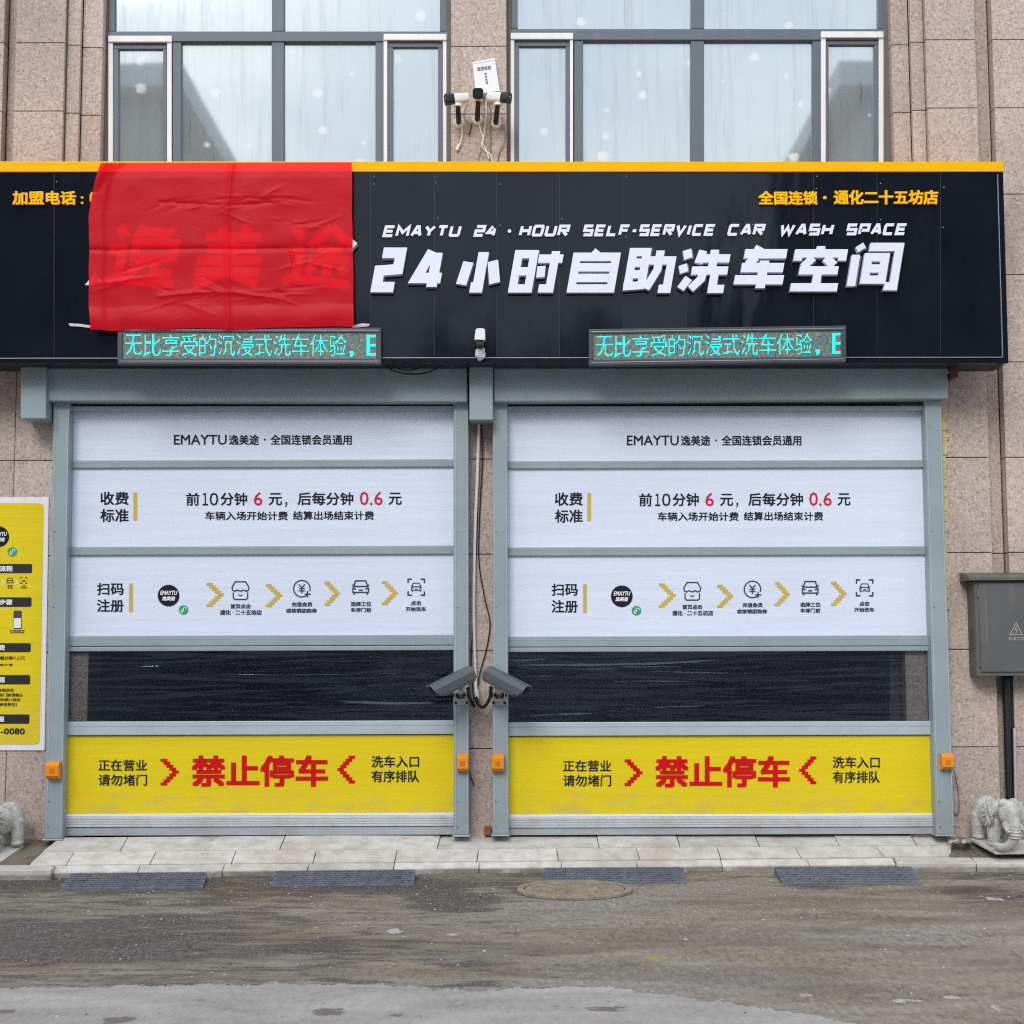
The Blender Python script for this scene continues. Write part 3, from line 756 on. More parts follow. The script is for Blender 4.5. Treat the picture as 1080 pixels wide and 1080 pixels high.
# ================================================================== ROLLER DOORS
DOORS_GROUP = 'roll-up car wash doors'
Yc, Yp = -.035, -.15        # curtain face, guide rail face
def chevron(mb, bb, Y, flip=False, n=9):
    u0, v0, u1, v1 = bb; cs = (v1-v0)/n; cw = (u1-u0)/6.4
    for i in range(n):
        k = (n//2)-abs(n//2-i); x = u0+k*cw
        if flip: x = u1-k*cw-2.3*cw
        mb.flat([(x, v0+i*cs), (x+2.3*cw, v0+i*cs), (x+2.3*cw, v0+(i+1)*cs), (x, v0+(i+1)*cs)], Y)
def door(label, posts, panel_u, fu, fv, hdr, hv, boxes, foot):
    """fu(u, v) / fv(u, v) map the left door's photo layout onto this door"""
    r = root('roller_door', label, 'roller door', (fu(275, 880), 0, 0) if False else (P(fu(275, 880), 880, 0).x, 0, ZB), DOORS_GROUP)
    for (t0, t1, b0, b1, vb) in posts:
        g_ = build('guide_rail', MB().px([(t0, 415), (t1, 415), (b1, vb), (b0, vb)], Yp, -.004), STEEL, r, bevel=.005)
        pl = MB(); a = P(b0-1, vb, Yp); b = P(b1+1, vb, Yp)
        pl.box(a.x, b.x, Yp-.02, -.02, a.z-.012, a.z-.001)
        pieces('base_plate', pl, ALU, g_, bevel=.002)
        sc2 = MB()
        for v in (450, 560, 640, 845, 872):
            k = (v-430)/450; c_ = P((t0+(b0-t0)*k)+4.2, v, Yp); sc2.tube([c_+Vector((0, .001, 0)), c_+Vector((0, -.006, 0))], [.009, .007], 6)
        pieces('screw', sc2, GALV, g_)
        ln = MB(); ln.px([(t1-1.7, 432), (t1-.9, 432), (b1-.9, vb-1), (b1-1.7, vb-1)], Yp-.004, Yp-.0005)
        ln.px([(t0+2, 432), (t0+2.7, 432), (b0+2.7, vb-1), (b0+2, vb-1)], Yp-.003, Yp-.0005)
        pieces('rail_lip', ln, ALU, g_)
    # header: a folded steel casing with a rounded lower lip
    (h0, h1), (va, vb_) = hdr, hv
    hb = build('header_casing', MB().px([(h0, 372), (h1, 372), (h1, vb_), (h0, va)], -.235, -.005), STEEL, r, bevel=.012, seg=3)
    build('header_lip', MB().px([(h0+4, 428.5), (h1-6, 428), (h1-6, 432.5), (h0+4, 433)], -.115, -.01), SEALR, hb, bevel=.003)
    for (u0, u1, v1) in boxes:
        build('motor_box', MB().rect(u0, 374, u1, v1, -.285, -.003), STEEL, r, bevel=.008)
    pv = [(433, 484.5), (493.5, 575.5), (585.5, 669.5)]
    rails = [(485, 493, 0), (576, 585, 0), (670, 681, 0), (681.5, 686.5, 1), (760.5, 775, 2)]
    Lu = lambda v: panel_u[0]+(panel_u[2]-panel_u[0])*(v-430)/430-2
    Ru = lambda v: panel_u[1]+(panel_u[3]-panel_u[1])*(v-430)/430+2
    def strip(v0, v1, yf, yb):
        return MB().px([(Lu(v0), fv(74, v0)), (Ru(v0), fv(478, v0)), (Ru(v1), fv(478, v1)), (Lu(v1), fv(74, v1))], yf, yb)
    panels = []
    for v0, v1 in pv: panels.append(build('curtain_panel', strip(v0-1, v1+1, Yc, Yc+.02), WVINYL, r, bevel=.002))
    for v0, v1, k in rails:
        o = build('stiffener_rail', strip(v0, v1, Yc-.024, Yc+.03), STEEL if k < 2 else ALU, r, bevel=.006, seg=3)
        if k != 1:
            build('rail_groove', strip(v0+(v1-v0)*.30, v0+(v1-v0)*.36, Yc-.0255, Yc-.02), SEALR, o)
    build('vision_panel', strip(686, 761, Yc-.004, Yc-.001), CLEAR, r)
    yel = build('warning_panel', strip(775.5, 857.5, Yc, Yc+.02), YVINYL, r, bevel=.002)
    build('white_hem', strip(857.8, 860.3, Yc-.012, Yc+.02), WPRINT, r, bevel=.002)
    bot = build('bottom_bar', strip(860.6, 871.8, Yc-.02, Yc+.03), ALUL, r, bevel=.004)
    g2 = strip(863.2, 864, Yc-.0215, Yc-.018); 
    for k in (1, 2): 
        s_ = strip(863.2+k*2.6, 864+k*2.6, Yc-.0215, Yc-.018); g2.add(s_.v, s_.f)
    pieces('bar_groove', g2, SEALR, bot)
    build('bottom_seal', strip(872.2, foot, Yc-.008, Yc+.03), SEALR, r, bevel=.004)
    Yt = Yc-.003
    T = lambda mb, s, bb, off=.016, Y=Yt: text(mb, s, (fu(bb[0], bb[1]), fv((bb[0]+bb[2])/2, bb[1]), fu(bb[2], bb[3]), fv((bb[0]+bb[2])/2, bb[3])), Y, off)
    f2 = lambda pts: [(fu(a, b), fv(a, b)) for a, b in pts]
    # first panel
    m = MB(); T(m, 'EMAYTU', (183.3, 458.3, 239, 468.8), .012); T(m, '逸美途', (241.5, 458.3, 273, 469.2)); T(m, '·', (278.3, 462.6, 280.3, 464.8)); T(m, '全国连锁会员通用', (285.2, 458.6, 371, 469.4))
    build('lettering', m, INK, panels[0], recalc=False)
    # second panel
    m = MB(); T(m, '收费', (105.8, 518, 135.7, 532)); T(m, '标准', (105.8, 536, 135.7, 550))
    T(m, '前', (196.3, 519.3, 210.3, 533)); T(m, '１', (213.6, 519.6, 219.2, 532.8), .012); T(m, '０', (221, 519.4, 230.2, 533), .012); T(m, '分钟', (232.5, 519.3, 260.6, 533))
    T(m, '元', (283.5, 520, 297.5, 533)); T(m, '，', (300.5, 529.5, 303, 534.8)); T(m, '后每分钟', (313.9, 519.3, 372.7, 533)); T(m, '元', (410, 520, 423.7, 533))
    T(m, '车辆入场开始计费', (216.4, 539.2, 303.5, 548.6)); T(m, '结算出场结束计费', (309, 539.2, 394.4, 548.6))
    build('lettering', m, INK, panels[1], recalc=False)
    m = MB(); T(m, '6', (267.6, 518.8, 276.8, 533.2), .006); T(m, '0.6', (379.4, 518.8, 403.6, 533.2), .006)
    build('price_figures', m, PRICEINK, panels[1], recalc=False)
    m = MB(); m.flat(f2([(140.7,519), (144.6,519), (144.6,548.3), (140.7,548.3)]), Yt)
    build('ochre_bar', m, GOLD, panels[1], recalc=False)
    # third panel
    m = MB(); T(m, '扫码', (102.2, 614, 130.4, 627)); T(m, '注册', (102.2, 631.5, 130.4, 645))
    build('lettering', m, INK, panels[2], recalc=False)
    m = MB()
    T(m, '首页点击', (243, 636.8, 264.3, 641.8), .03); T(m, '通化 · 二十五坊店', (232, 643, 276, 648.5), .03)
    T(m, '充值会员', (307.6, 635, 329.3, 640), .03); T(m, '或核销团购券', (301.7, 641.8, 334.3, 646.6), .03)
    T(m, '选择工位', (369.9, 634.8, 391.5, 639.8), .03); T(m, '车停门前', (369.9, 641.2, 391.5, 646), .03)
    T(m, '点击', (433.3, 634, 444.2, 639), .03); T(m, '开始洗车', (428, 640.5, 449.3, 645.3), .03)
    build('caption', m, LBLUE, panels[2], recalc=False)
    m = MB(); m.flat(f2([(136.2,615), (140,615), (140,645), (136.2,645)]), Yt)
    build('ochre_bar', m, GOLD, panels[2], recalc=False)
    # round emblem (the scannable rays round it are left out)
    cx, cy = 177.8, 627.8
    m = MB(); disc(m, fu(cx, cy), fv(cx, cy), 11.4, Yt); em = build('round_emblem', m, INK, panels[2], recalc=False)
    m = MB()
    text(m, 'EMAYTU', (fu(cx-9, cy), fv(cx, cy)-5.2, fu(cx+9.4, cy), fv(cx, cy)-.6), Yt-.003, .03, .25)
    text(m, '逸美途', (fu(cx-7, cy), fv(cx, cy)+.6, fu(cx+7, cy), fv(cx, cy)+5.4), Yt-.003, .035, .2)
    build('emblem_lettering', m, WPRINT, em, recalc=False)
    m = MB(); disc(m, fu(193.6, 643), fv(193.6, 643), 5, Yt, 24); bd = build('green_badge', m, GREEN, panels[2], recalc=False)
    m = MB(); gx, gy = fu(193.6, 643), fv(193.6, 643)
    line_px(m, arc(gx-1.2, gy+1.4, 1.5, 0, -270, 12)+[(gx+.1, gy-1.2)]+arc(gx+1.4, gy-1.3, 1.4, 180, 400, 10), .8, Yt-.003)
    build('badge_mark', m, WPRINT, bd, recalc=False)
    for bb in ((217.8, 614.4, 236.1, 639.6), (280.4, 616, 297.8, 640.2), (342.2, 613.5, 358.8, 638.8), (403, 613.3, 419.8, 638.6)):
        m = MB(); chevron(m, (fu(bb[0], bb[1]), fv(bb[0], bb[1]), fu(bb[2], bb[3]), fv(bb[2], bb[3])), Yt); build('arrow', m, GOLD, panels[2], recalc=False)
    w = 1.25
    ic = MB()
    cxs, cys = fu(253.6, 622.5), fv(253.6, 622.5); q = lambda pts: [(cxs+a, cys+b) for a, b in pts]
    line_px(ic, q([(-5.5,-9), (5.5,-9), (9,-3), (8.2,0), (5.8,1), (3.2,-.4), (0,1), (-3.2,-.4), (-5.8,1), (-8.2,0), (-9,-3)]), w, Yt, True)
    line_px(ic, q([(-7.6,2.2), (-7.6,8), (-6,9.6), (6,9.6), (7.6,8), (7.6,2.2)]), w, Yt)
    line_px(ic, q([(-2.2,4.6), (0,6), (2.2,4.6)]), w*.8, Yt)
    build('shop_icon', ic, LBLUE, panels[2], recalc=False)
    ic = MB(); cxs, cys = fu(318.3, 621), fv(318.3, 621)
    line_px(ic, [(cxs+a, cys+b) for a, b in arc(0, 0, 8.7, 50, 378, 30)], w, Yt)
    line_px(ic, q([(-3.2,-4.6), (0,-1), (3.2,-4.6)]), w, Yt); line_px(ic, q([(0,-1), (0,4.8)]), w, Yt-.0005)
    line_px(ic, q([(-3.2,-.2), (3.2,-.2)]), w*.8, Yt-.001); line_px(ic, q([(-3.2,2.2), (3.2,2.2)]), w*.8, Yt-.001)
    line_px(ic, q([(6,2.4), (6,9)]), w, Yt-.0005); line_px(ic, q([(2.8,5.7), (9.4,5.7)]), w, Yt-.001)
    build('yen_icon', ic, LBLUE, panels[2], recalc=False)
    def car(ic, k, w):
        line_px(ic, q([(-5.6*k,-7*k), (5.6*k,-7*k), (7.4*k,-1*k), (8.4*k,1*k), (8.4*k,5.4*k), (-8.4*k,5.4*k), (-8.4*k,1*k), (-7.4*k,-1*k)]), w, Yt, True)
        line_px(ic, q([(-7.4*k,-1*k), (7.4*k,-1*k)]), w, Yt-.0005)
        line_px(ic, q([(-2.2*k,3*k), (2.2*k,3*k)]), w, Yt-.0005)
        for s_ in (-1, 1):
            line_px(ic, q([(s_*7*k,5.4*k), (s_*7*k,7.8*k)]), w*1.3, Yt-.0005); line_px(ic, q([(s_*8*k,.8*k), (s_*5*k,2*k)]), w, Yt-.001); line_px(ic, q([(s_*7.4*k,-2*k), (s_*9.2*k,-2.6*k)]), w, Yt-.001)
    ic = MB(); cxs, cys = fu(380.4, 619.8), fv(380.4, 619.8); car(ic, .98, w+.1); build('car_icon', ic, LBLUE, panels[2], recalc=False)
    ic = MB(); cxs, cys = fu(439, 619.8), fv(439, 619.8); car(ic, .6, .9)
    for sx in (-1, 1):
        for sy in (-1, 1): line_px(ic, q([(sx*8.6, sy*4.4), (sx*8.6, sy*8.4), (sx*4.6, sy*8.4)]), 1.5, Yt)
    build('scan_icon', ic, LBLUE, panels[2], recalc=False)
    # yellow strip
    m = MB()
    for s_, bb in (('正在营业', (103.7, 800.6, 155, 812.6)), ('请勿堵门', (103.7, 816, 155, 828.2)), ('洗车入口', (391.8, 797.5, 442, 810)), ('有序排队', (391.8, 813, 442, 825.6))): T(m, s_, bb, .014)
    build('lettering', m, INK, yel, recalc=False)
    m = MB(); T(m, '禁止停车', (202, 796.3, 346, 830), .03); build('warning_lettering', m, REDINK, yel, recalc=False)
    for bb, fl in (((169.3, 799.8, 188.9, 828), False), ((355.6, 797.3, 374.3, 826.6), True)):
        m = MB(); chevron(m, (fu(bb[0], bb[1]), fv(bb[0], bb[1]), fu(bb[2], bb[3]), fv(bb[2], bb[3])), Yt, fl); build('red_arrow', m, REDINK, yel, recalc=False)
    return r
idu = lambda u, v: u
idv = lambda u, v: v + (275-u)*.0035 if v > 600 or v < 600 else v
door('left of the two roll-up doors, white vinyl curtain ending beside the yellow poster',
     [(56.5, 73.5, 46.5, 65.5, 884.5), (478.3, 494, 478.3, 494.5, 880.5)], (74, 478.5, 65, 478.5), idu, idv,
     (49, 493), (423, 424), [(21.5, 48.6, 441.5)], 881)
def fu2(u, v):
    if v > 760: return .987*u+491.6
    return .9805*u+481.5
def fv2(u, v): return v + 1.4 - (u-74)/404*1.4
door('right of the two roll-up doors, white vinyl curtain ending beside the grey electrical cabinet',
     [(519.6, 535, 519.4, 536.5, 880), (974.8, 992.5, 987.5, 1006.5, 880)], (535, 975, 537, 987.5), fu2, fv2,
     (520.5, 1000), (423.8, 420.5), [(495, 520, 443)], 879.5)

# ragged sealing foam beside the right rail
fm = MB(); rnd = random.Random(3)
lft = []; rgt = []
for i in range(60):
    v = 424+i*3.7; u = 993.2+(v-430)*.0315
    wv = (5.5 if v < 480 else 2.6)*(.45+.8*rnd.random())*(1 if v < 560 else .6)
    lft.append((u-2, v)); rgt.append((u+wv, v))
for a, b, c, d in zip(lft, rgt, rgt[1:], lft[1:]): fm.px([a, b, c, d], -.02-rnd.random()*.012, -.0005)
tag(build('sealing_foam', fm, FOAM), 'ragged pale yellow foam strip squeezed out beside the rightmost door rail', 'foam')
br = MB(); br.rect(1003, 370, 1010.5, 398, -.30, -.29); br.rect(1003.5, 392, 1009, 398, -.288, -.002)
tag(build('iron_bracket', br, RUST, bevel=.003), 'rusty iron bracket under the right end of the black signboard', 'bracket')

# ================================================================== SIGNBOARD
Ys = -.50
sg = root('shop_sign', 'long glossy black signboard with amber top trim and white raised letters above the doors', 'signboard', (0, -.3, Z(383, Ys)))
seams = [-110, -77, -10, 57, 124, 191, 258, 324, 391, 458, 524, 590, 657, 724, 791, 858, 925, 992, 1058]
pm = MB()
rz = random.Random(5)
for a, b in zip(seams, seams[1:]):
    k0 = lambda u: u + 0.0
    dy = rz.uniform(-.0025, .0025)
    # each sheet slightly dished, as thin aluminium panels are
    n, mrow = 8, 10; vs_ = []; fs = []
    amp = rz.uniform(-.004, .006); tx, tz = rz.uniform(-.010, .010), rz.uniform(-.009, .007)
    for j in range(mrow+1):
        for i in range(n+1):
            s, t = i/n, j/mrow
            u = a+.35+(b-a-.7)*s + (t*(1063-1057)*(1 if b > 1000 else 0))*(s if b > 1000 else 0); v = 181+(383-181)*t
            p = P(u, v, Ys+dy)
            p.y += tx*(s-.5)*.49+tz*(t-.5)*1.48; p.y += amp*math.sin(math.pi*s)*math.sin(math.pi*t)*1.2 + .003*mnoise.noise(Vector((p.x*2.2, p.z*2.6, a*.1)))*math.sin(math.pi*s)
            vs_.append(p)
    for j in range(mrow):
        for i in range(n): k = j*(n+1)+i; fs.append((k, k+n+1, k+n+2, k+1))
    pm.add(vs_, fs)
build('panel', pm, SIGNB, sg, smooth=True, recalc=False)
sb = MB(); sb.px([(-112, 181), (1057, 181), (1062.5, 382.5), (-112, 382.5)], Ys+.025, -.12)
build('sign_box', sb, simple('black sign carcass', (.012,.013,.017,1), .5), sg)
build('top_trim', MB().px([(-112, 170), (1058, 170.5), (1058.3, 181), (-112, 181.2)], Ys-.012, -.10), YTRIM, sg, bevel=.004)
sm = MB()
for u in seams[1:-1]: sm.px([(u-.3, 183), (u+.3, 183), (u+.3, 376), (u-.3, 376)], Ys-.0085, Ys+.01)
pieces('panel_seam', sm, simple('seam edging', (.022,.027,.036,1), .4, .3), sg)
eb = MB(); eb.px([(1051.8, 184), (1052.6, 184), (1058, 376), (1057.2, 376)], Ys-.015, Ys+.01); eb.px([(-112, 377.5), (1058, 376.3), (1058, 377.1), (-112, 378.3)], Ys-.0155, Ys+.01)
pieces('silver_edging', eb, SILVER, sg)
lp = MB(); n = 60
for i in range(n):
    a, b = -112+(1062.5+112)*i/n, -112+(1062.5+112)*(i+1)/n
    f = lambda u: 383+.8*mnoise.noise(Vector((u*.03, 0, 0)))
    lp.px([(a, 378.6), (b, 378.6), (b, f(b)), (a, f(a))], Ys-.013+.006*mnoise.noise(Vector((a*.02, 3, 0))), Ys+.011)
build('bottom_lip', lp, SIGNB, sg)
rv = MB(); rz = random.Random(9)
for u in seams[2:-1]:
    for v in (186, 191+rz.random()*8, 230+rz.random()*20):
        if rz.random() < .55: q = P(u+2+rz.random()*2, v, Ys-.002); rv.ball(q, .006, 8, 5)
build('rivet', rv, SILVER, sg)['kind'] = 'stuff'

BIG = {
 '2': ([[(.02,1),(1,1),(1,.52),(0,.48),(0,0),(.95,0)]], (390.5, 261, 428.8, 308.2)),
 '4': ([[(.46,1.05),(-.04,.26),(1.06,.26)], [(.70,1.0),(.70,0)]], (432, 261, 473, 308)),
 '小': ([[(.12,.72),(.02,.08)], [(.52,1),(.52,0),(.30,0)], [(.83,.75),(1.0,.12)]], (480, 260.3, 530, 308.5)),
 '时': ([['c',(0,0),(0,.92),(.36,.92),(.36,0)], [(0,.46),(.36,.46)], [(.48,.80),(1.05,.80)], [(.86,1),(.86,0),(.60,0)], [(.58,.60),(.60,.30)]], (535.6, 260.5, 597.5, 308.5)),
 '自': ([['c',(0,0),(0,.84),(1,.84),(1,0)], [(.52,1.0),(.42,.86)], [(.1,.56),(.9,.56)], [(.1,.28),(.9,.28)]], (597.5, 260, 655.5, 308.5)),
 '助': ([[(.06,.1),(.06,.96),(.38,.96),(.38,.1)], [(.1,.68),(.34,.68)], [(.1,.38),(.34,.38)], [(-.04,.06),(.46,.10)], [(.46,.74),(1,.74),(1,0),(.80,0)], [(.70,1),(.70,.5),(.50,0)]], (653.6, 259.8, 714.8, 308.8)),
 '洗': ([[(.04,1),(.10,.78)], [(.0,.62),(.06,.42)], [(.18,.28),(.04,0)], [(.40,.98),(.34,.66)], [(.36,.78),(1.02,.78)], [(.66,1),(.66,.5)], [(.22,.47),(1.02,.47)], [(.48,.44),(.46,.26),(.26,0)], [(.74,.44),(.74,0),(1.0,0)]], (710.7, 259, 775, 309)),
 '车': ([[(.08,.88),(1.02,.88)], [(.40,1.06),(.36,.96)], [(.34,.80),(.20,.60)], [(.06,.52),(1.0,.52)], [(-.05,.20),(1.04,.20)], [(.55,.70),(.55,-.02)]], (770, 257.8, 835, 308)),
 '空': ([[(.48,1.02),(.48,.9)], [(.0,.66),(.0,.84),(1,.84),(1,.66)], [(.34,.74),(.14,.50)], [(.62,.74),(.84,.54)], [(.08,.42),(.95,.42)], [(.5,.38),(.5,.06)], [(-.06,0),(1.0,0)]], (831.6, 256, 895, 307.3)),
 '间': ([[(0,0),(0,.76)], [(.04,1),(.12,.88)], [(.30,.95),(1,.95),(1,0),(.78,0)], ['c',(.30,.16),(.30,.70),(.70,.70),(.70,.16)], [(.34,.43),(.66,.43)]], (892.5, 253.8, 953.8, 306.2)),
}
for ch, (st, bb) in BIG.items():
    m = MB(); w = 11.0 if ch in '24小' else (9.8 if ch == '车' else 8.7)
    bb = (bb[0]-(1.5 if ch in '小' else 0), bb[1], bb[2]+({'4': 2, '小': 4}.get(ch, .5)), bb[3])
    glyph(m, st, bb, Ys-.055, w, slant=8.5, depth=.052, step=.0012)
    build('raised_letter', m, WLETTER, sg)
    m = MB()
    glyph(m, st, (bb[0]+.3, bb[1]+1.4, bb[2]+.3, bb[3]+1.4), Ys-.018, w+1.2, slant=8.5, depth=.022, step=.0006)
    build('letter_base', m, LETSIDE, sg)
ENG = {
 'E': [[(1,1),(0,1),(0,0),(1,0)], [(0,.5),(.9,.5)]], 'M': [[(0,0),(0,1),(.5,.35),(1,1),(1,0)]],
 'A': [[(0,0),(.42,1),(.62,1),(1,0)], [(.22,.32),(.85,.32)]], 'Y': [[(0,1),(.5,.48),(1,1)], [(.5,.5),(.5,0)]],
 'T': [[(0,1),(1,1)], [(.5,1),(.5,0)]], 'U': [[(0,1),(0,.1),(.1,0),(.9,0),(1,.1),(1,1)]],
 '2': [[(0,1),(1,1),(1,.5),(0,.5),(0,0),(1,0)]], '4': [[(.5,1),(0,.3),(1,.3)], [(.78,.75),(.78,0)]],
 'H': [[(0,0),(0,1)], [(1,0),(1,1)], [(0,.5),(1,.5)]], 'O': [['c',(.08,0),(0,.1),(0,.9),(.08,1),(.92,1),(1,.9),(1,.1),(.92,0)]],
 'R': [[(0,0),(0,1),(1,1),(1,.52),(.15,.52)], [(.5,.40),(.98,-.02)]], 'S': [[(1,1),(0,1),(0,.5),(1,.5),(1,0),(0,0)]],
 'L': [[(0,1),(0,0),(1,0)]], 'F': [[(1,1),(0,1),(0,0)], [(0,.5),(.9,.5)]], '-': [[(0,.45),(1,.45)]],
 'V': [[(0,1),(.5,0),(1,1)]], 'I': [[(.5,1),(.5,0)]], 'C': [[(1,1),(.08,1),(0,.9),(0,.1),(.08,0),(1,0)]],
 'W': [[(0,1),(.22,0),(.5,.8),(.78,0),(1,1)]], 'P': [[(0,0),(0,1),(1,1),(1,.4),(0,.4)]], '·': [[(.2,.5),(.8,.5)]]}
WD = {'I': .35, 'M': 1.2, 'W': 1.3, '-': .62, '·': .3}
for wd, u0, u1 in (('EMAYTU', 403, 487.5), ('24', 499, 526), ('·', 535.5, 539.5), ('HOUR', 546.7, 602), ('SELF-SERVICE', 613.5, 756), ('CAR', 766.5, 808), ('WASH', 821, 880.5), ('SPACE', 891.5, 958)):
    sl_ = 3.2; gp = 1.7
    tot = sum(WD.get(c, 1) for c in wd); unit = ((u1-u0-sl_)-gp*(len(wd)-1))/tot
    x = u0; el = MB()
    if wd == '·': el.px([(537.3+1.9*math.cos(k*math.pi/5), 243.6+1.9*math.sin(k*math.pi/5)) for k in range(10)], Ys-.02, Ys-.002)
    for c in wd.replace('·', ''):
        wc = unit*WD.get(c, 1); rise = -(x-403)/555*2.2
        glyph(el, ENG[c], (x, 237.6+rise, x+wc+sl_, 250+rise), Ys-.02, 3.0, slant=sl_, depth=.018, step=.0005); x += wc+gp
    build('english_word', el, WLETTER, sg)
for nm, body, bb in (('phone_lettering', '加盟电话', (13, 201.2, 80, 216)), ('phone_colon', '：', (85, 207, 88, 215)), ('branch_lettering', '全国连锁', (800, 201.2, 862.5, 216)), ('branch_dot', '·', (868, 206.5, 872, 210)), ('branch_lettering', '通化二十五坊店', (879.5, 200.2, 989.6, 215.6))):
    m = MB(); text(m, body, bb, Ys-.022, .032, depth=.02); build(nm, m, YLETTER, sg)
# covered brand letters that press through the cloth
HID = {
 '逸': ([[(.1,1),(.22,.82)], [(0,.62),(.2,.62),(.2,.18),(0,.04)], [(.2,.1),(1.05,0)], [(.5,1),(.38,.8)], [(.5,.9),(.85,.9),(.76,.76)], ['c',(.40,.46),(.40,.72),(.98,.72),(.98,.46)], [(.62,.46),(.34,.2)], [(.72,.46),(.72,.2),(1,.2)]], (104, 234, 194, 305)),
 '美': ([[(.3,1),(.36,.88)], [(.74,1),(.66,.88)], [(.08,.82),(.95,.82)], [(.14,.62),(.9,.62)], [(0,.42),(1,.42)], [(.52,.82),(.52,.42)], [(.0,.22),(1,.22)], [(.5,.4),(.42,.18),(0,0)], [(.56,.2),(1,0)]], (198, 234, 286, 305)),
 '途': ([[(.08,1),(.2,.8)], [(0,.6),(.2,.6),(.2,.18),(0,.04)], [(.2,.1),(1.05,0)], [(.66,1),(.34,.66)], [(.66,1),(1.06,.66)], [(.48,.62),(.88,.62)], [(.36,.44),(1,.44)], [(.68,.62),(.68,.16)], [(.46,.32),(.36,.2)], [(.88,.32),(1,.2)]], (292, 235, 378, 305))}
for ch, (st, bb) in HID.items():
    m = MB(); glyph(m, st, bb, Ys-.078, 9.6, slant=11, depth=.073, step=.0012); build('raised_letter', m, WLETTER, sg)
# tip of the emblem's left stroke left of the cloth and of the phone number
m = MB(); m.px([(89.5, 300.5), (100, 288), (112, 300.5)], Ys-.05, Ys-.003); build('raised_letter', m, WLETTER, sg)
m = MB(); glyph(m, [[(.9,1),(.2,1),(0,.8),(0,.2)]], (94.5, 202.5, 104, 216), Ys-.022, 3.2, depth=.02); build('phone_digit', m, YLETTER, sg)

# ================================================================== RED CLOTH
cb = MB(); NX, NY = 210, 140
CREASES = []; _r = random.Random(12)
for cs, ct, n_ in ((.525, .25, 6), (.36, .24, 7), (.69, .22, 8), (.525, .79, 7), (.35, .83, 8), (.72, .81, 9), (.80, .40, 7), (.84, .60, 4), (.12, .66, 3)):
    for i in range(n_):
        an = _r.uniform(-.55, .55)+(math.pi if _r.random() < .5 else 0); l_ = _r.uniform(.08, .30)
        ax, ay = cs*1.6+_r.uniform(-.05, .05), ct+_r.uniform(-.05, .05)
        CREASES.append((ax, ay, ax+l_*math.cos(an), ay+l_*math.sin(an)*.8, _r.choice((-1, 1))*_r.uniform(.002, .0055), _r.uniform(.004, .008)))
CREASES += [(.42, .80, .84, .775, .012, .008), (.84, .775, 1.2, .83, .012, .008), (.42, .235, .84, .26, -.010, .007), (.84, .26, 1.22, .235, -.010, .007), (1.22, .52, 1.26, .70, -.012, .006), (.05, .72, .42, .68, .010, .010)]
def cl_pt(s, t):
    le = [(0, 106), (.10, 101), (.2, 96), (.32, 93.5), (.55, 94), (.85, 93.5), (1, 95)]
    for (t0, a), (t1, b) in zip(le, le[1:]):
        if t <= t1: L_ = a+(b-a)*(t-t0)/(t1-t0); break
    Rr = 371+2*t
    v0 = 172-.8*s; v1 = 347.5-2.5*s + (3.0*math.exp(-((s-.09)/.05)**2)) - 1.2*math.sin(s*9)*.4
    L_ += 1.3*mnoise.noise(Vector((0, t*7, 2))); Rr += .9*mnoise.noise(Vector((5, t*5, 2))); v1 += 1.6*mnoise.noise(Vector((s*6, 4, 1)))
    u = L_+(Rr-L_)*s; v = v0+(v1-v0)*t
    return u, v
def cl_dep(s, t):
    u, v = cl_pt(s, t)
    d = .006*mnoise.noise(Vector((s*3.1, t*2.3, .3)))
    d += .004*mnoise.noise(Vector((s*9, t*8, 5)))
    # packing creases
    d += .014*math.exp(-abs(s-.525)/.010)
    d -= .013*math.exp(-abs(t-.52)/.010)
    d += .010*math.exp(-abs(s-.055)/.010) + (.016 if s < .055 else 0)*(1-math.exp(-(.055-s)/.01) if s < .055 else 0)
    # pinched wrinkles round the crease crossings: short sharp ridges
    x_, y_ = s*1.6, t
    for ax, ay, bx, by, am, wd in CREASES:
        dx, dy = bx-ax, by-ay; q = ((x_-ax)*dx+(y_-ay)*dy)/(dx*dx+dy*dy)
        if -.1 < q < 1.1:
            q2 = min(1, max(0, q)); e_ = math.hypot(x_-ax-dx*q2, y_-ay-dy*q2)
            if e_ < .05: d += am*math.exp(-(e_/wd))*math.sin(math.pi*min(1, max(0, q*.8+.2)))
    # loose hem: soft horizontal rolls, fuller in the middle
    if t > .86: d += .020*math.sin((t-.86)/.14*math.pi)*(.5+.5*mnoise.noise(Vector((s*4, 0, 8)))) 
    if t < .09: d -= .012*(1-t/.09)
    # turned-down corner, top left
    k = max(0, 1-(s/.10+t/.20)); d += .05*k*(.6+.4*math.sin(s*90))
    return d
vs_ = []; fs = []
for j in range(NY+1):
    for i in range(NX+1):
        s, t = i/NX, j/NY; u, v = cl_pt(s, t)
        vs_.append(P(u, v, Ys-.096-cl_dep(s, t)))
for j in range(NY):
    for i in range(NX): k = j*(NX+1)+i; fs.append((k, k+NX+1, k+NX+2, k+1))
cb.add(vs_, fs)
co = build('red_cloth', cb, CLOTH, smooth=True, recalc=False)
tag(co, 'creased sheer red cloth taped over part of the black signboard', 'cloth')
for lab, pts in (('crumpled clear tape at the lower left corner of the red cloth', [(72,341), (84,341.5), (97,343.5), (97,346), (84,344.5), (74,344)]),
                 ('crumpled clear tape at the lower right corner of the red cloth', [(371,343), (382,341), (390,341.5), (389,344), (380,345), (371,346)])):
    tag(build('tape_strip', MB().px(pts, Ys-.016, Ys-.006), PLASTIC_BAG, bevel=.002), lab, 'tape', 'tape strips on the red cloth')

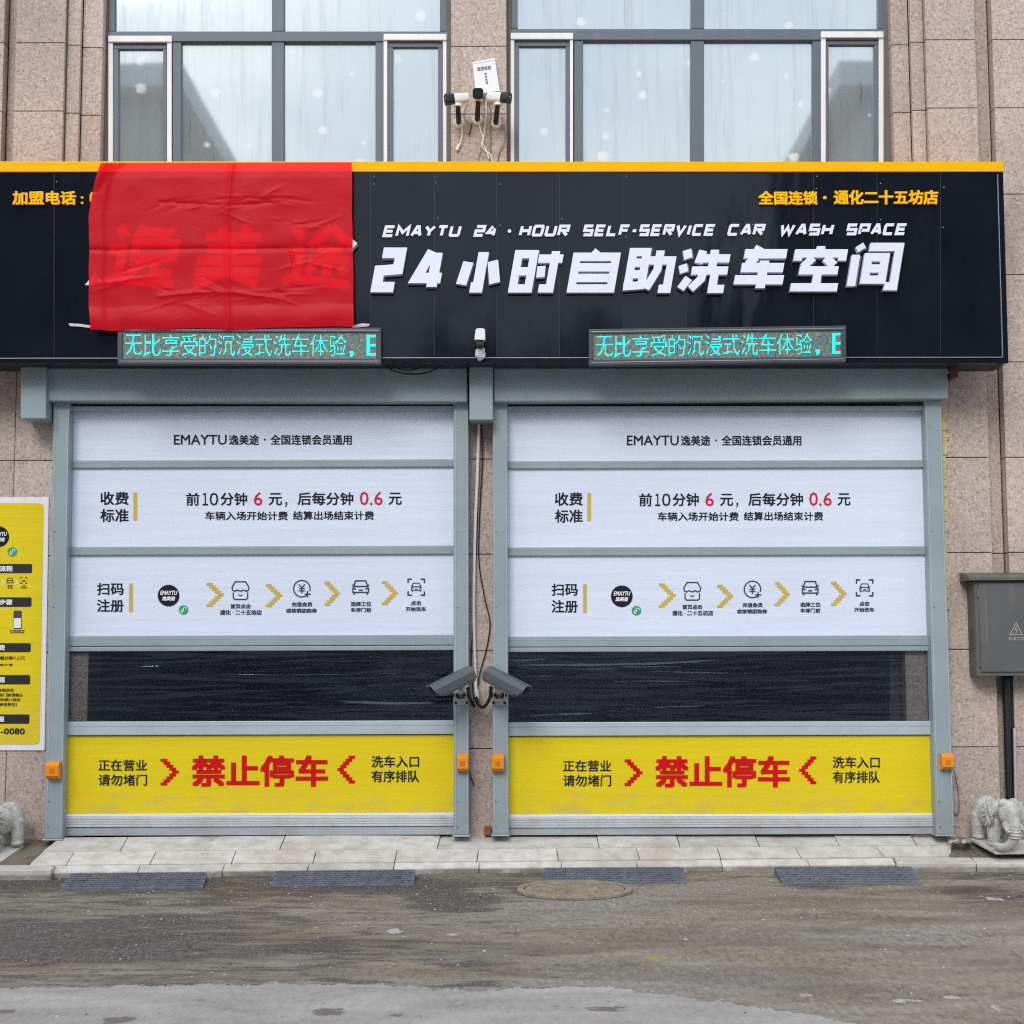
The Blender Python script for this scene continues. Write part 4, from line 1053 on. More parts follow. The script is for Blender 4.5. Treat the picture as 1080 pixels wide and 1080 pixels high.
# ================================================================== LED BOARDS
def raster(body, n=16, thr=.52):
    vs2, fs = text_geo(body, .0); S = 4; N = n*S
    img = np.zeros((N, N), bool); gx, gy = np.meshgrid((np.arange(N)+.5)/N, (np.arange(N)+.5)/N)
    a_ = np.array(vs2)
    for f in fs:
        p = a_[list(f)]; ins = np.zeros((N, N), bool); k = len(p); j = k-1
        for i in range(k):
            xi, yi = p[i]; xj, yj = p[j]
            if yi != yj:
                c = ((yi > gy) != (yj > gy)) & (gx < (xj-xi)*(gy-yi)/(yj-yi)+xi); ins ^= c
            j = i
        img |= ins
    return img.reshape(n, S, n, S).mean((1, 3)) > thr
def led(label, quad):
    TL, TR, BR, BL = quad
    Yl = -.585
    r = root('led_board', label, 'display board', P((TL[0]+TR[0])/2, BL[1], Yl+.04), 'scrolling message boards')
    def bi(s, t): return ((TL[0]*(1-s)+TR[0]*s)*(1-t)+(BL[0]*(1-s)+BR[0]*s)*t, (TL[1]*(1-s)+TR[1]*s)*(1-t)+(BL[1]*(1-s)+BR[1]*s)*t)
    W = TR[0]-TL[0]; H = BL[1]-TL[1]
    def reg(u0, v0, u1, v1): return [bi(u0/W, v0/H), bi(u1/W, v0/H), bi(u1/W, v1/H), bi(u0/W, v1/H)]
    f = MB(); b = 5.2
    f.px(reg(0, 0, W, b), Yl, Ys-.012); f.px(reg(0, H-b-1, W, H), Yl, Ys-.012)
    f.px(reg(0, b+.02, b, H-b-1.02), Yl, Ys-.012); f.px(reg(W-b, b+.02, W, H-b-1.02), Yl, Ys-.012)
    build('frame', f, DKFRAME, r, bevel=.004)
    gv = MB(); gv.px(reg(3, H-3.6, W-3, H-2.8), Yl-.002, Yl+.004); gv.px(reg(3, 2.4, W-3, 3.2), Yl-.002, Yl+.004)
    pieces('frame_groove', gv, SILVER, r)
    sc_ = build('screen', MB().px(reg(b-.5, b-.5, W-b+.5, H-b-.5), Yl+.012, Ys-.014), LEDDIM, r)
    d = MB(); ch = 19.55*W/278; x0 = 8.0; vt = b+2.6; hh = H-2*b-6.0
    def put(grid, x, y, w, h, n=16):
        cw, chh = w/n, h/n
        for j in range(n):
            for i in range(n):
                if grid[j, i]:
                    uu = x+i*cw; vv = y+h-(j+1)*chh
                    if uu+cw*.9 > W-b-.3: continue
                    d.add([P(a, c, Yl+.009) for a, c in reg(uu, vv, uu+cw*.84, vv+chh*.84)], [(0, 3, 2, 1)])
    for i, c in enumerate('无比享受的沉浸式洗车体验'): put(raster(c), x0+i*ch, vt, ch-1.5, hh)
    put(raster(',', 5, .3), x0+12*ch+2, vt+hh-5.2, 5, 6.5, 5)
    put(raster('E'), x0+13*ch+.5, vt, 14, hh)
    build('lit_characters', d, LEDON, sc_, recalc=False)
led('narrow message board in cyan characters hanging just below the red cloth', [(124, 345), (402, 345.5), (402, 384), (124, 384)])
led('narrow message board in cyan characters hanging on the signboard above the right door', [(621, 347), (892.5, 343.3), (892.5, 381.5), (621, 385.5)])

# ================================================================== CAMERAS
def dirv(ax, ay, az): return Vector((ax, ay, az)).normalized()
def frame_of(d, upv=Vector((0,0,1))):
    z = (upv - d*upv.dot(d)).normalized(); return d, z.cross(d), z      # forward, side, up
# lamp-like camera on the signboard
r = root('sign_camera', 'small white camera with black neck on the lower edge of the black signboard', 'camera', P(506, 380, Ys-.02))
c0 = P(506, 357, Ys-.10)
hb = MB(); fr = [P(u, v, Ys-.17) for u, v in ((500.2,358.3), (501.6,347.5), (503,346.3), (510.2,346.3), (511.6,347.5), (511.8,358.8))]
hb.prism(fr, [p+Vector((0, .13, .012)) for p in fr]); build('housing', hb, WPLAST, r, bevel=.006, seg=3)
nk = MB().rect(501.8, 358.6, 511, 364, Ys-.155, Ys-.05); build('lens_hood', nk, BLACKP, r, bevel=.006)
ar = MB().tube([P(506.5, 362, Ys-.09), P(506, 368, Ys-.06), P(506.5, 374, Ys-.03)], .018, 10); build('arm', ar, BLACKP, r, smooth=True)
ib = MB(); ib.ball(P(506.8, 373, Ys-.05), (.040, .04, .052), 14, 10)
for i, v in enumerate(ib.v): 
    c_ = P(506.8, 373, Ys-.05); ib.v[i] = v+(v-c_)*.22*mnoise.noise(v*45)
build('wrapped_base', ib, PLASTIC_BAG, r, smooth=False)

# box with faded writing above the three wall cameras
q = [(498, 65.3), (521.8, 61), (527.3, 96), (502, 99.5)]
r = root('junction_box', 'white plastic junction box tilted on the wall between the upstairs windows', 'junction box', P(512, 99, .05))
build('box', MB().px(q, .005, .098), WPLAST, r, bevel=.004)
build('lid_line', MB().px([(498.3, 67.2), (522, 62.9), (522.1, 63.5), (498.4, 67.8)], .004, .02), simple('pale grey line', (.5,.5,.5,1), .5), r)
m = MB(); text(m, '监控设备', (503.2, 69.6, 518, 73.6), .002, .02, dv=(1.2, -.8))
build('heading_lettering', m, simple('faded grey print', (.22,.22,.24,1), .6), r, recalc=False); m = MB()
for i, c in enumerate('请勿触碰'): text(m, c, (510.8+i*.5, 76.5+i*3.1, 513.2+i*.5, 79.1+i*3.1), .002, .02)
build('lettering', m, simple('faded grey print', (.22,.22,.24,1), .6), r, recalc=False)

def bullet(label, base, head, d, ln=.20, rad=.042):
    """base: point on the wall; head: centre of the housing; d: viewing direction"""
    r = root('security_camera', label, 'camera', base, 'white bullet cameras on the wall between the upstairs windows')
    bp = MB(); bp.tube([base+Vector((0, .0, 0)), base+Vector((0, -.03, 0))], [.046, .038], 18); build('wall_base', bp, WPLAST, r, smooth=False, bevel=.003)
    a = base+Vector((0, -.035, .0)); b = head-Vector((0, 0, rad+.02))
    build('arm', MB().tube([base+Vector((0, -.02, 0)), a, (a+b)/2+Vector((0, -.02, 0)), b], [.02, .022, .02, .018], 12), BLACKP, r, smooth=True)
    j = MB(); j.tube([b-Vector((0,0,.006)), b+Vector((0,0,.016))], [.036, .030], 16); build('joint', j, WPLAST, r)
    f, s_, u_ = frame_of(d)
    hs = MB(); pts = []
    def ring(k, w, h): 
        out = []
        for i in range(24):
            t = 2*math.pi*i/24; c_, q_ = math.cos(t), math.sin(t); e_ = .55
            out.append(head+f*k+s_*(w*abs(c_)**e_*(1 if c_ > 0 else -1))+u_*(h*abs(q_)**e_*(1 if q_ > 0 else -1)))
        return out
    def loft(mb, rings):
        n_ = 24; V = [p for g_ in rings for p in g_]; Fq = []
        for i in range(len(rings)-1):
            for k in range(n_): Fq.append((i*n_+k, i*n_+(k+1) % n_, (i+1)*n_+(k+1) % n_, (i+1)*n_+k))
        Fq += [list(range(n_))[::-1], [(len(rings)-1)*n_+k for k in range(n_)]]; mb.add(V, Fq)
    loft(hs, [ring(-ln/2, rad*.8, rad*.8), ring(-ln/2+.012, rad*.95, rad*.95), ring(ln/2-.05, rad, rad)])
    build('housing', hs, WPLAST, r)
    lh = MB(); loft(lh, [ring(ln/2-.049, rad*.99, rad*.99), ring(ln/2, rad*1.1, rad*1.1), ring(ln/2+.018, rad*1.12, rad*1.12)])
    ho = build('lens_hood', lh, BLACKP, r)
    le = MB(); c_ = head+f*(ln/2+.020); le.tube([c_-f*.004, c_+f*.003], [rad*.55, rad*.5], 16); build('lens', le, simple('dark lens', (.02,.02,.035,1), .08), ho)
    return r
Yw = .10
bullet('white bullet camera turned left, leftmost of the three on the upstairs pier', P(484, 130, Yw), P(483, 104, -.12), dirv(-.93, -.22, -.16), .17, .038)
bullet('bullet camera facing straight out, between the two other wall cameras', P(503.5, 127, Yw), P(504.5, 98.5, -.13), dirv(.0, -.92, -.36), .17, .038)
bullet('white bullet camera turned right, rightmost of the three on the upstairs pier', P(523, 130.5, Yw), P(525, 103, -.12), dirv(.90, -.34, -.14), .17, .038)
def wire(name, label, pts, r, mat, cat='cable', group=None, n=6):
    # Catmull-Rom through the points
    Q = [Vector(p) for p in pts]; out = []
    for i in range(len(Q)-1):
        a, b, c, d = Q[max(i-1, 0)], Q[i], Q[i+1], Q[min(i+2, len(Q)-1)]
        for k in range(8):
            t = k/8; out.append(.5*((2*b)+(c-a)*t+(2*a-5*b+4*c-d)*t*t+(3*b-a-3*c+d)*t**3))
    out.append(Q[-1])
    return tag(build(name, MB().tube(out, r, n), mat, smooth=True), label, cat, group)
W_ = lambda L, Y: [P(u, v, Y+.004*math.sin(u*3+v)) for u, v in L]
wire('camera_cable', 'white cable with plug dangling under the leftmost wall camera', W_([(487,131), (487.5,140), (486,150), (483,157)], .08), .006, CABLEW)
wire('cable_plug', 'white cable plug hanging at the end of the short left wire', W_([(484.2,152), (483,155), (482,158.5)], .076), .012, CABLEW, 'plug')
wire('camera_cable', 'white cable twisting down from the middle wall camera to the amber trim', W_([(505,128), (507,138), (510,147), (508,152), (511,158), (517,163), (519,171)], .075), .006, CABLEW)
wire('camera_cable', 'white cable looping below the white junction box', W_([(512,100), (513,118), (511,138), (509,150), (512,156), (516,168)], .068), .005, CABLEW)
wire('camera_cable', 'grey cable hanging straight down from the white junction box', W_([(514,99), (517.5,118), (517.5,140), (517,172)], .085), .004, CABLEG)
wire('camera_cable', 'thin brown wire curving down under the rightmost wall camera', W_([(528,131), (533,140), (532,150), (527,160), (525,172)], .085), .004, CABLEG)
wire('camera_cable', 'thin grey wire curling behind the middle wall camera', W_([(494,107), (489,122), (497,134), (493,142)], .085), .003, CABLEG)
wire('camera_cable', 'dark wire slanting from the middle wall camera to the sign', W_([(498,130), (495,142)], .08), .005, CABLEB)
wire('camera_cable', 'thin dark wires tangled just above the amber trim', W_([(511,150), (506,162), (504,172)], .083), .003, CABLEG)

# plate-reading cameras on the door rails
def plate_cam(label, sgn, c2d, base2d):
    d = dirv(.80*sgn, -.42, -.40)
    c = P(*c2d, -.42); f, s_, u_ = frame_of(d)
    r = root('plate_camera', label, 'camera', P(*base2d, Yp), 'number plate cameras on the middle door rails')
    L = .152
    hb = MB()
    # rounded shell: roof folded from three strips, body below
    prof = [(-.062,-.050), (-.066,.022), (-.040,.052), (.040,.052), (.066,.022), (.062,-.050)]
    A = [c+f*(-L)+s_*a+u_*b for a, b in prof]; B = [c+f*(L-.02)+s_*a+u_*b for a, b in prof]
    hb.prism(A, B); build('body', hb, CHARC, r, bevel=.006)
    prof2 = [(-.070,-.030), (-.073,.026), (-.044,.060), (.044,.060), (.073,.026), (.070,-.030), (.0675,-.030), (.0695,.0245), (.042,.056), (-.042,.056), (-.0695,.0245), (-.0675,-.030)]
    A = [c+f*(-L-.01)+s_*a+u_*b for a, b in prof2]; B = [c+f*(L+.045 if b > -.01 else L+.01)+s_*a+u_*b for a, b in prof2]
    sh = MB(); n_ = 12; sh.add(A+B, [(i, (i+1) % n_, n_+(i+1) % n_, n_+i) for i in range(n_)] + [(0,1,10,11), (1,2,9,10), (2,3,8,9), (3,4,7,8), (4,5,6,7)] + [tuple(n_+k for k in q_) for q_ in ((11,10,1,0), (10,9,2,1), (9,8,3,2), (8,7,4,3), (7,6,5,4))])
    build('sun_shield', sh, CHARC, r, bevel=.002)
    fp = MB(); q_ = c+f*(L-.02); fp.obox(q_+f*.004-u_*.004, f, s_, u_, .004, .052, .036); fo = build('front_plate', fp, BLACKP, r)
    le = MB()
    for k in (-1, 1): le.tube([q_+f*.008+s_*.026*k-u_*.006, q_+f*.016+s_*.026*k-u_*.006], .015, 12)
    pieces('lamp_lens', le, simple('amber lens', (.42,.22,.08,1), .15), fo)
    # galvanised bracket on the rail
    b0 = P(*base2d, Yp); bk_ = MB()
    bk_.box(b0.x-.055, b0.x+.055, Yp-.008, Yp-.001, b0.z-.05, b0.z+.06)
    bk_.box(b0.x-.05, b0.x+.05, Yp-.13, Yp-.008, b0.z-.004, b0.z+.004)
    bk_.box(b0.x-.045, b0.x-.037, Yp-.12, Yp-.01, b0.z+.0045, b0.z+.05); bk_.box(b0.x+.037, b0.x+.045, Yp-.12, Yp-.01, b0.z+.0045, b0.z+.05)
    pieces('bracket', bk_, GALV, r, bevel=.002)
    bo = MB()
    for dx in (-.047, .047): bo.tube([(b0.x+dx*.9, Yp-.009, b0.z-.03), (b0.x+dx*.9, Yp-.024, b0.z-.03)], .011, 6)
    bo.tube([(b0.x-.06, Yp-.06, b0.z+.03), (b0.x+.06, Yp-.06, b0.z+.03)], .013, 8)
    pieces('bolt', bo, BLACKP, r)
    arm = MB().tube([(b0.x, Yp-.07, b0.z+.004), (b0.x, Yp-.09, b0.z+.05), c-u_*.05-f*.05], .024, 10); build('arm', arm, GALV, r, smooth=True)
plate_cam('charcoal box camera slanting down left, clamped to the left of the middle door rails', -1, (478.3, 720), (486.5, 737))
plate_cam('charcoal box camera slanting down right, clamped to the right of the middle door rails', 1, (532.5, 720), (526.5, 737))
wire('camera_lead', 'black lead drooping under the left box camera on the rail', [P(493.5, 726, -.33), P(495, 735, -.22), P(498, 742, -.12), P(500.5, 745.5, -.10)], .013, CABLEB)
wire('camera_lead', 'black lead hanging in a U under the right box camera on the rail', [P(518, 725, -.33), P(517, 735, -.24), P(513, 743, -.16), P(508.5, 746, -.12), P(504, 742, -.10), P(502, 735, -.09)], .013, CABLEB)
wire('wall_conduit', 'slim white conduit running down the granite pier between the doors', [P(505, 446, -.06), P(503.5, 500, -.04), P(501, 560, -.03), P(499.7, 640, -.03), P(501, 700, -.03), P(502.5, 738, -.04)], .0135, CABLEW, 'conduit')
wire('conduit_plug', 'white connector at the lower end of the pier conduit', [P(502.3, 728, -.05), P(503.4, 737, -.05)], .02, CABLEW, 'plug')
wire('loose_cable', 'thin black cable hanging loosely on the pier right of the white conduit', [P(507.5, 446, -.03), P(509, 480, -.02), P(506, 540, -.015), P(505, 590, -.015), P(511, 630, -.015), P(516.5, 655, -.015), P(514, 680, -.015), P(506, 710, -.02), P(503, 728, -.03)], .005, CABLEB)
wire('loose_cable', 'thin black cable close to the left middle rail on the pier', [P(505.5, 447, -.02), P(503, 560, -.015), P(498.5, 660, -.015), P(497, 700, -.02), P(500, 742, -.03)], .004, CABLEB)
for lab, L in (('drooping black cable loop under the end of the left message board', [(405,384), (415,391), (432,394.5), (450,393), (466,386)]),):
    wire('loose_cable', lab, [P(u, v, -.36) for u, v in L], .006, CABLEB)
wire('loose_cable', 'second flatter black cable loop beside the left message board', [P(u, v, -.37) for u, v in [(410,384), (424,390), (440,389), (452,384)]], .005, CABLEB)

# orange photocells on the rails
def photocell(label, u0, v0, u1, v1):
    r = root('door_sensor', label, 'sensor', P((u0+u1)/2, v1, Yp-.001), 'orange door sensors on the rails')
    a = P(u0, v0, Yp-.07); b = P(u1, v1, Yp-.07); h = a.z-b.z
    m = MB(); pr = [(Yp-.001, b.z), (Yp-.045, b.z+.004), (Yp-.075, b.z+h*.2), (Yp-.075, b.z+h*.80), (Yp-.045, a.z-.003), (Yp-.001, a.z)]
    m.prism([Vector((a.x, y, z)) for y, z in pr], [Vector((b.x, y, z)) for y, z in pr])
    build('housing', m, ORANGE, r, bevel=.005)
    m = MB().box((a.x+b.x)/2-.018, (a.x+b.x)/2+.018, Yp-.077, Yp-.074, b.z+h*.35, b.z+h*.62); build('sensor_window', m, simple('dark orange lens', (.62,.17,.004,1), .12), r)
photocell('orange door sensor on the leftmost rail beside the yellow poster', 48.5, 803, 61.5, 822.5)
photocell('orange door sensor on the middle rail of the left door', 481.8, 795.5, 494, 814.5)
photocell('orange door sensor on the middle rail of the right door', 519, 795.5, 531.5, 814.5)
photocell('orange door sensor with loose wire on the rightmost rail', 993.5, 794.5, 1006.5, 812.5)
wire('sensor_wire', 'thin brown wire hanging from the rightmost orange door sensor', [P(1006, 812, -.08), P(1010, 830, -.02), P(1011.5, 850, -.015), P(1009.5, 860, -.015), P(1007, 857, -.02)], .004, CABLEG)
wire('sensor_wire', 'short dark wire end below the orange sensor on the left middle rail', [P(494, 812, -.06), P(497, 820, -.02), P(500, 828, -.015)], .0045, CABLEB)

# ================================================================== POSTER
Yq = -.012
po = root('wall_poster', 'tall yellow instruction poster with white border on the wall left of the doors', 'poster', P(0, 791, -.006))
build('backing', MB().px([(-54, 524.5), (51.5, 524.5), (47, 791.5), (-57, 791.5)], Yq, -.0015), WPRINT, po, bevel=.002)
Yq2 = Yq-.003
def skew(pts): return [(u-(v-525)*.0168*(1 if u > 0 else .35), v) for u, v in pts]
build('yellow_field', MB().flat(skew(rrect(-50, 530.5, 46, 785, 5)), Yq2), YVINYL, po, recalc=False)
m = MB()
for v0, v1 in ((594.8, 604.5), (630, 640), (678.3, 687.8), (712, 721.8), (753.5, 763.3)): m.flat(skew(rrect(-33.5, v0, 35, v1, 1.6, 3)), Yq2-.002)
pieces('heading_bar', m, BLACKP, po, recalc=False)
m = MB(); du = lambda v: -(v-525)*.0168
for s_, w_, v0, v1 in (('洗车流程', 14, 596.6, 602.8), ('操作步骤', 14, 632, 638.2), ('收费', 6.6, 680, 686.2), ('问题', 6.8, 713.8, 720), ('客服', 6.6, 755.2, 761.4)):
    text(m, s_, (-w_+du(v0)*.5, v0, w_+du(v0)*.5, v1), Yq2-.004, .03)
build('heading_lettering', m, WPRINT, po, recalc=False)
m = MB(); disc(m, -1.5, 566, 11, Yq2-.002); em = build('round_emblem', m, INK, po, recalc=False)
m = MB(); text(m, 'EMAYTU', (-9.5, 561, 7.4, 565.4), Yq2-.004, .03, .25); text(m, '逸美途', (-7.5, 566.6, 5.2, 571.2), Yq2-.004, .035, .2); build('emblem_lettering', m, WPRINT, em, recalc=False)
m = MB(); disc(m, 13, 582, 5, Yq2-.002, 24); bd = build('green_badge', m, GREEN, po, recalc=False)
m = MB(); line_px(m, arc(11.8, 583.4, 1.5, 0, -270, 12)+[(13.1, 580.8)]+arc(14.4, 580.7, 1.4, 180, 400, 10), .8, Yq2-.004); build('badge_mark', m, WPRINT, bd, recalc=False)
m = MB()
for u in (3, 17.5, -12, -27): line_px(m, [(u-1.2, 611.2), (u+1.4, 614), (u-1.2, 616.8)], 1.2, Yq2-.002)
pieces('arrow', m, WPRINT, po, recalc=False)
m = MB()
cx_, cy_ = 10.5, 612.2
line_px(m, [(cx_-2, cy_-2.6), (cx_+2, cy_-2.6), (cx_+3, cy_), (cx_+3, cy_+2.4), (cx_-3, cy_+2.4), (cx_-3, cy_)], .7, Yq2-.002, True); line_px(m, [(cx_-3, cy_), (cx_+3, cy_)], .6, Yq2-.0025)
for sx in (-1, 1):
    for sy in (-1, 1): line_px(m, [(25+sx*3.2, 612+sy*1.4), (25+sx*3.2, 612+sy*3.2), (25+sx*1.4, 612+sy*3.2)], .7, Yq2-.002)
line_px(m, [(23.8, 612.6), (26.2, 612.6)], 1.6, Yq2-.002)
text(m, '选择', (7.6, 617, 13.4, 618.8), Yq2-.002, .02); text(m, '工位', (7.6, 619.2, 13.4, 621), Yq2-.002, .02); text(m, '点击', (23.2, 616.8, 26.6, 618.4), Yq2-.002, .02); text(m, '开始洗车', (21.6, 618.8, 28.4, 620.6), Yq2-.002, .02)
build('step_icon', m, INK, po, recalc=False)
m = MB().flat(rrect(14.2, 644, 22.8, 663.5, 1.4, 3), Yq2-.002); ph = build('phone_picture', m, simple('dark phone print', (.05,.05,.07,1), .5), po, recalc=False)
m = MB().flat([(14.6, 652), (22.2, 652), (22, 662.4), (14.5, 662.4)], Yq2-.004); build('phone_screen', m, WPRINT, ph, recalc=False)
m = MB()
text(m, '在小程序里选择工位', (10, 664.4, 26, 666), Yq2-.002, .02); text(m, '点击开始洗车按钮', (10.6, 666.3, 25.4, 667.8), Yq2-.002, .02)
text(m, '前10分钟6元，后每分钟', (-34, 691.8, 13.2, 696.2), Yq2-.002, .02)
text(m, '结算出场结束计费', (-24, 700, 13.4, 702.4), Yq2-.002, .015)
for i, (s_, a, b) in enumerate((('车门车窗关好再洗车', -24, 14.6), ('请按顺序洗车！关门前请确认', -30, 24), ('车停稳后，请勿跨入他位', -24, 21.6), ('因操作不当自行承担责任】', -30, 17.4))): text(m, s_, (a, 726.2+i*5, b, 729.8+i*5), Yq2-.002, .018)
text(m, '-0080', (.6, 768, 26.2, 774.6), Yq2-.002, .03); 
build('lettering', m, INK, po, recalc=False)
m = MB(); text(m, '0.6元', (13.6, 691.8, 26.5, 696.2), Yq2-.002, .02); build('price_figures', m, simple('orange print', (.62,.10,.01,1), .5), po, recalc=False)

# ================================================================== CABINET
Yk = -.20
kb = root('electric_cabinet', 'weathered grey metal electrical cabinet with sloping lid hung on the granite wall', 'electrical cabinet', P(1080, 713, -.1))
fa = P(1027, 613, Yk); fb = P(1031.5, 713, Yk); xb = P(1135, 660, Yk).x; xa = (fa.x+fb.x)/2
body = build('body', MB().box(xa, xb, Yk, -.002, fb.z, fa.z), CABM, kb, bevel=.004)
lid = MB(); x0, x1 = xa-.055, xb+.055; zt = fa.z
pr = [(-.002, zt+.075), (-.002, zt+.004), (Yk-.045, zt+.004), (Yk-.045, zt+.030), (Yk-.03, zt+.042)]
lid.prism([Vector((x0, y, z)) for y, z in pr], [Vector((x1, y, z)) for y, z in pr]); build('lid', lid, CABM, kb, bevel=.003)
dr = MB().box(xa+.028, xb-.028, Yk-.012, Yk-.0015, fb.z+.03, fa.z-.015); do = build('door', dr, CABD, kb, bevel=.004)
hg = MB()
for z in (fb.z+.1, fa.z-.09): hg.tube([(xa+.020, Yk-.008, z-.03), (xa+.020, Yk-.008, z+.03)], .008, 8)
pieces('hinge', hg, CABM, do)
lv = MB()
for i in range(11): z = fb.z+.19+i*.017; lv.box(xa-.006, xa+.002, -.15, -.05, z, z+.008)
pieces('vent_louvre', lv, CABM, body, bevel=.002)
Yd = Yk-.014
m = MB(); line_px(m, [(1071.7, 656.8), (1078.2, 669.4), (1065.2, 669.4)], .9, Yd, True); line_px(m, [(1072.6, 660), (1070.3, 664.4), (1073.2, 664.2), (1071.2, 668)], .9, Yd)
text(m, '有电危险', (1063.6, 671.6, 1080.5, 675.6), Yd, .01); build('warning_mark', m, simple('pale grey stencil', (.33,.33,.33,1), .6), do, recalc=False)
# conduits below
wire('conduit_pipe', 'fat black conduit rising behind the right elephant into the cabinet', [P(1061.5, 713, .02), P(1062.5, 760, .02), P(1065, 845, .02), P(1066, 886, .02)], .030, BLACKP, 'conduit', n=12)
wire('conduit_pipe', 'second black conduit close to the right edge of the wall groove', [P(1066, 713, .04), P(1067, 760, .04), P(1069.5, 845, .04), P(1070.5, 886, .04)], .024, BLACKP, 'conduit', n=12)
wire('conduit_pipe', 'slim grey conduit standing at the right edge of the wall groove', [P(1070, 768, -.01), P(1072, 886, -.01)], .011, simple('grey pipe', (.4,.4,.4,1), .4), 'conduit', n=10)

# ================================================================== ELEPHANTS
def capsule(mb, a, b, ra, rb, n=10):
    a, b = Vector(a), Vector(b); m_ = 8
    for i in range(m_+1):
        t = i/m_; mb.ball(a.lerp(b, t), ra+(rb-ra)*t, n, 8)
def elephant(label, pos, fdir, mirror, tilt):
    mb = MB(); S = -1 if mirror else 1
    mb.ball((0, 0, .235), (.185, .118, .125), 20, 14); mb.ball((-.11, 0, .245), (.105, .115, .125), 18, 12); mb.ball((.09, 0, .262), (.105, .112, .125), 18, 12)
    for x in (-.125, .115):
        for y in (-.068, .068):
            capsule(mb, (x, y, .20), (x+.008, y, .045), .062, .050); mb.ball((x+.012, y, .028), (.056, .053, .03), 14, 8)
    mb.ball((.215, 0, .305), (.095, .092, .105), 18, 14); mb.ball((.262, 0, .285), (.062, .066, .092), 16, 12)
    mb.ball((.205, .045, .375), .045, 12, 8); mb.ball((.205, -.045, .375), .045, 12, 8)
    tr = [((.285, 0, .255), .055), ((.318, -.002*S, .20), .050), ((.330, -.006*S, .15), .045), ((.328, -.014*S, .105), .041), ((.316, -.035*S, .065), .037), ((.300, -.075*S, .042), .034), ((.285, -.115*S, .040), .031), ((.278, -.14*S, .050), .028)]
    for (p, r1), (q, r2) in zip(tr, tr[1:]): capsule(mb, p, q, r1, r2)
    for p in ((.318,0,.20), (.326,-.003*S,.175), (.331,-.006*S,.15), (.330,-.010*S,.128), (.310,0,.225)):   # trunk rings
        mb.ball(p, (.054, .056, .0075), 16, 6)
    for sy in (-1, 1):
        rot = Matrix.Rotation(sy*R_(24), 3, 'Z') @ Matrix.Rotation(sy*R_(-14), 3, 'X')
        mb.ball((.135, sy*.118, .275), (.082, .020, .098), 18, 12, rot)
        mb.ball((.120, sy*.124, .215), (.052, .016, .055), 14, 10, rot)
        for k in range(5):                                 # carved folds fanning over the ear
            an = R_(150+k*26); a = Vector((.195, sy*.112, .31)); b = Vector((.135+.085*math.cos(an), sy*.138, .275+.095*math.sin(an)))
            for i in range(9):
                t = i/8; mb.ball(a.lerp(b, t)+Vector((0, sy*.014*math.sin(math.pi*t), 0)), .0115, 8, 6)
        mb.ball((.27, sy*.062, .305), (.016, .012, .010), 10, 6)     # brow over the eye
        capsule(mb, (.268, sy*.058, .215), (.292, sy*.064, .200), .028, .024)
    tl = [((-.205, 0, .30), .018), ((-.225, 0, .24), .016), ((-.222, 0, .17), .014), ((-.215, 0, .12), .018)]
    for (p, r1), (q, r2) in zip(tl, tl[1:]): capsule(mb, p, q, r1, r2, 8)
    me = bpy.data.meshes.new('body'); me.from_pydata([tuple(v) for v in mb.v], [], mb.f)
    tmp = bpy.data.objects.new('body', me); COL.objects.link(tmp)
    md = tmp.modifiers.new('r', 'REMESH'); md.mode = 'VOXEL'; md.voxel_size = .004
    ms = tmp.modifiers.new('s', 'SMOOTH'); ms.factor = .5; ms.iterations = 1
    m2 = bpy.data.meshes.new_from_object(tmp.evaluated_get(bpy.context.evaluated_depsgraph_get()))
    bpy.data.objects.remove(tmp)
    m2.materials.clear(); m2.materials.append(STONE)
    for p in m2.polygons: p.use_smooth = True
    r = root('elephant_statue', label, 'statue', pos, 'stone elephants beside the doors')
    link('body', m2, r)
    for sy in (-1, 1):
        t_ = MB(); pts = [(.285, sy*.062, .205), (.318, sy*.070, .183), (.348, sy*.073, .178), (.376, sy*.070, .184)]
        t_.tube(pts, [.020, .017, .012, .004], 12)
        t_.v = [v+Vector(pos) for v in t_.v]; build('tusk', t_, STONE, r, smooth=True)
    r.rotation_euler = (0, R_(tilt), math.atan2(fdir[1], fdir[0]))
    r.scale = (.89,)*3
    return r
ZP = .182
def plinth(label, pts, zz, th=.026):
    q = [PG(u, v, z) for (u, v), z in zip(pts, zz)]; return tag(build('stone_slab', MB().prism(q, [p-Vector((0,0,th)) for p in q]), SLAB, bevel=.004), label, 'slab', 'slabs under the elephants')
plinth('thin stone slab under the right elephant statue', [(1024, 884), (1110, 886), (1128, 897), (1050, 897.5)], (.187, .18, .137, .137))
plinth('thin stone slab under the left elephant statue', [(-60, 888), (25, 891), (3, 907), (-95, 905)], (.18, .165, .098, .11))
pr_ = PG(1047, 888.5, .166); elephant('carved stone elephant with trunk curled left, standing below the grey cabinet', (pr_.x, pr_.y, .166), (.24, -.97), False, 8)
pl_ = PG(1, 895, .150); elephant('carved stone elephant cut off by the left edge, below the yellow poster', (pl_.x, pl_.y, .150), (-.62, -.78), True, 7)

